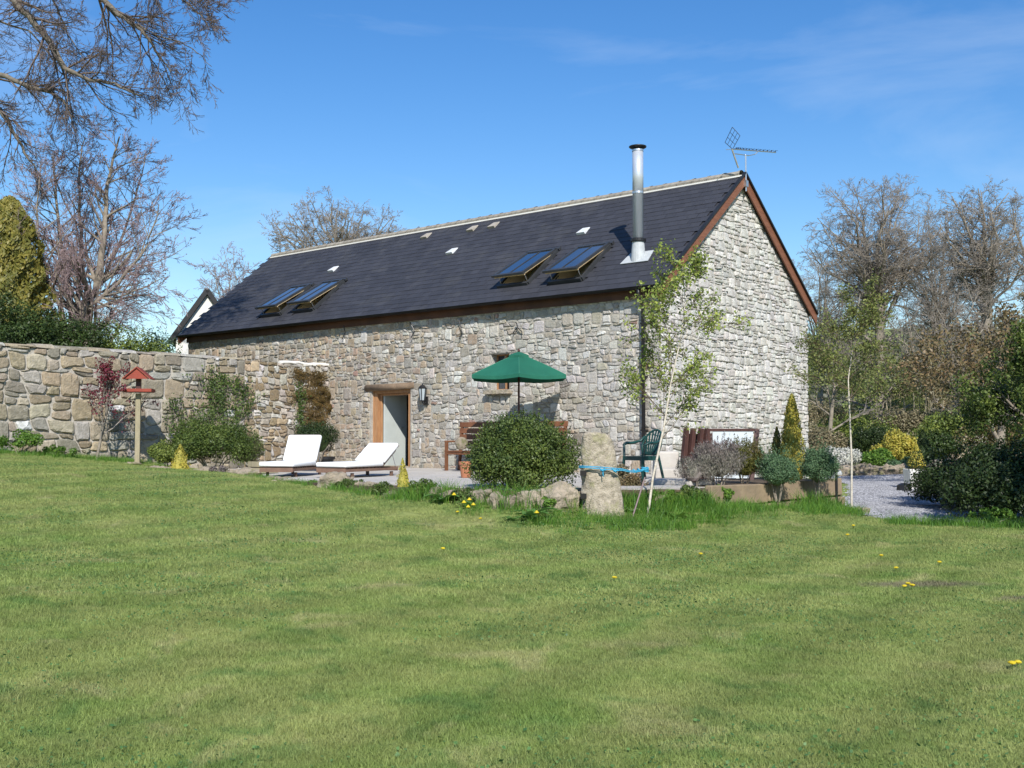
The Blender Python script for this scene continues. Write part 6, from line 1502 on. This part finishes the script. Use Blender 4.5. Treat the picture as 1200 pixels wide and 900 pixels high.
# left: multi-stemmed budding tree, conifer, hedges behind the wall
PB = dict(seg=[8, 5, 4, 2, 1], wob=[.06, .1, .15, .18, .2], up=[.04, .06, .06, .05, .03], tip=[.3, .3, .35, .4, .5], n=[11, 6, 5, 5, 0], t0=[.2, .2, .18, .15, 0], ang=[.6, .65, .65, .6, .5], len=[.5, .55, .5, .55, .5], rr=[.5, .5, .55, .6, .6], rmin=.005, short=.8)
q = spot(98, 31); base = q
def Lp(px, py, Y_): return at(px, py, Y_) - base
PB.update(space=.24, L1=1.75, up=[0, .03, .03, .02, .0], ang=[.9, .8, .7, .65, .5])
bare_tree('budding_tree', 'multi-stemmed tree with purplish buds behind the garden wall', base, None, PB, 61, M_BARK, M_TWIGP, 2, bud=M_BUD, leafn=6000, leafs=.05,
          limbs=[([(0, 0, -.3), Lp(98, 365, 31), Lp(116, 330, 31), Lp(122, 270, 31), Lp(126, 215, 31.2), Lp(140, 160, 31.2)], .16, .02), ([(-.2, 0, -.3), Lp(84, 365, 31.3), Lp(76, 320, 31.3), Lp(68, 250, 31.4), Lp(62, 180, 31.5)], .12, .015),
                 ([(.1, 0, .4), Lp(104, 362, 30.7), Lp(140, 330, 30.4), Lp(172, 290, 30.2), Lp(186, 240, 30)], .08, .012), ([(0, .2, 0), Lp(90, 360, 31.6), Lp(96, 290, 32), Lp(92, 210, 32.3), Lp(100, 160, 32.5)], .1, .012), ([(-.3, 0, 0), Lp(72, 360, 30.6), Lp(52, 320, 30.4), Lp(42, 260, 30.2), Lp(48, 190, 30.2)], .08, .012), ([(.2, 0, .6), Lp(112, 352, 30.6), Lp(150, 345, 30.3), Lp(192, 325, 30)], .05, .01), ([(.1, 0, .6), Lp(108, 350, 31.6), Lp(138, 290, 31.9), Lp(160, 230, 32), Lp(170, 180, 32.2)], .07, .01)])
cone_conifer('golden_conifer', 'tall dense golden-green conifer at the left edge', 'tree', spot(6, 29.5), 1.6, 6.5, 36000, .13, L_GOLDB, 62, power=.5)
for i, (px, Y_, rad, z, n, mt, lab) in enumerate(((12, 26.6, (1.3, .8, 0), 4.15, 20000, L_LAUREL, 'dark hedge behind the wall at the left edge'), (82, 27.6, (1.3, .8, 0), 4.1, 18000, L_LAUREL, 'dark hedge top behind the wall left of centre'), (150, 28.6, (1.2, .7, 0), 3.85, 16000, L_HEDGEY, 'brighter yellow-green hedge top beside the small white house'), (185, 33, (.9, .8, 0), 4.3, 6000, L_SAGE, 'distant dull green bush between hedge and white house'))):
    q = spot(px, Y_); Hh = z - q.z; bs = bush('hedge', lab, 'hedge', q, (rad[0], rad[1], Hh * .55), n, .07, mt, 100 + i, k=70, fill=.74, lobe=(.3, .45), zc=Hh * .5)
# overhanging bare branches, trunk out of view on the left
base = Vector((-20.0, 31.0, g1(-20.0, 31.0))); KD = 1.62
PO = dict(seg=[5, 6, 5, 3, 1], wob=[.1, .16, .2, .24, .28], up=[0, .0, .0, .02, .02], tip=[.3, .3, .35, .4, .6], n=[0, 7, 6, 4, 0], t0=[0, .15, .12, .1, 0], ang=[.65, .65, .65, .7, .6], len=[1, .52, .52, .5, .5], rr=[.5, .5, .5, .6, .6], rmin=.005, space=.42, L1=1.8, short=.7)
def L2(px, py, Y_): return at(px, py, Y_ * KD) - base
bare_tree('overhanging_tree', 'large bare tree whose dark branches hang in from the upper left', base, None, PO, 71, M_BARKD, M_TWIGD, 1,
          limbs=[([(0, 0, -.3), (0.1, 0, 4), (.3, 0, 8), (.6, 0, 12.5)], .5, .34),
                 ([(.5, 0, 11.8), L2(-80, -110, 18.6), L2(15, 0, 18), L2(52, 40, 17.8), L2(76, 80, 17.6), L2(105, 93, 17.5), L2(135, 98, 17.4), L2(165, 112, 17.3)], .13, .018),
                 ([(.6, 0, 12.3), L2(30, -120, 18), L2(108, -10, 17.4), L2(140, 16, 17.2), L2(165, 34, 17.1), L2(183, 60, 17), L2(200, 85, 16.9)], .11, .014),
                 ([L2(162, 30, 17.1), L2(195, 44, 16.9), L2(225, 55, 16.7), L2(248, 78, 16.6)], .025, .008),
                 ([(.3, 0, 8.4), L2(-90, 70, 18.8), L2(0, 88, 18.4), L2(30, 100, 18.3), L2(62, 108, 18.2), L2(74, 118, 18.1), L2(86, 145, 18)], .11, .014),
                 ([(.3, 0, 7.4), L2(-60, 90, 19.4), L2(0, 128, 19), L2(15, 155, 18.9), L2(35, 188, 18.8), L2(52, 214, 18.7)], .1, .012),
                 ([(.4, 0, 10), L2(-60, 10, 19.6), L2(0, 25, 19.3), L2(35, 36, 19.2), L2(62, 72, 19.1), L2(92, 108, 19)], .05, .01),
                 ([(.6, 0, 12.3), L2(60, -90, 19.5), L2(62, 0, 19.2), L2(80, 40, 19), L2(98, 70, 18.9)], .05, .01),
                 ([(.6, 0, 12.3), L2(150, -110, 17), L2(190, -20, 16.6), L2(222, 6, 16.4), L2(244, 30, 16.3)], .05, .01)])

# ------------------------------------------------------------------ small house behind the barn end
hp = at(230, 400, 40); HX, HY = hp.x, 40.0
house = thing('small_house', 'small white-rendered house with dark bargeboards behind the barn end', 'house', (HX, HY, .3), R(12))
def hz(py, Y_=40): return at(230, py, Y_).z - .3
za_, zl = hz(338), hz(400); xa = (242 - 230) / FPX * 40; xl = (200 - 230) / FPX * 40; hw = (xa - xl)
m = MB(); x0, x1 = xa - hw + .22, xa + hw - .22; ze = zl + .12
m.add([(x0, 0, 0), (x1, 0, 0), (x1, 0, ze), (xa, 0, za_ - .22), (x0, 0, ze), (x0, 6, 0), (x1, 6, 0), (x1, 6, ze), (xa, 6, za_ - .22), (x0, 6, ze)], [(0, 1, 2, 3, 4), (9, 8, 7, 6, 5), (0, 5, 6, 1), (1, 6, 7, 2), (4, 9, 5, 0)]); part('wall', m, M_HOUSE, house)
m = MB()
for s_ in (-1, 1): m.add([(xa, -.12, za_), (xa + s_ * hw, -.12, zl - .0), (xa + s_ * hw, 6.2, zl), (xa, 6.2, za_), (xa, -.12, za_ - .07), (xa + s_ * hw, -.12, zl - .07), (xa + s_ * hw, 6.2, zl - .07), (xa, 6.2, za_ - .07)], [(0, 1, 2, 3), (7, 6, 5, 4), (0, 4, 5, 1), (1, 5, 6, 2), (2, 6, 7, 3)])
part('roof', m, M_HROOF, house)
for s_ in (-1, 1): m = MB(); m.beam((xa, -.14, za_ - .06), (xa + s_ * (hw + .02), -.14, zl - .08), .04, .17); part('bargeboard', m, M_BLACK, house)

# far wooded hillside: one mass of trees
g = np.random.default_rng(500); n = 26000
cc = np.stack([g.uniform(10, 75, 260), g.uniform(78, 150, 260)], 1); k_ = g.integers(0, 260, n); zc_ = gz(cc[:, 0], cc[:, 1]) + np.clip((cc[:, 1] - 62) / 110, 0, 1) ** 1.3 * (5 + 11 * np.clip((cc[:, 0] - 5) / 50, 0, 1))
d = unit(g.normal(0, 1, (n, 3))); sz_ = g.uniform(1.3, 2.6, 260)[k_]
P = np.column_stack([cc[k_], zc_[k_] + 2.0]) + d * sz_[:, None] * np.array([1, 1, 1.1]) * (g.random(n) ** .35)[:, None]
V, F_ = leaf_cloud(P, d, .55, g, .7, .6); link('far_wood', np_mesh('far_wood', V, [F_]), L_HILL, None, kind='stuff')
print('objects', len(bpy.data.objects), 'tris', sum(len(o.data.polygons) * 2 for o in bpy.data.objects if o.type == 'MESH'))
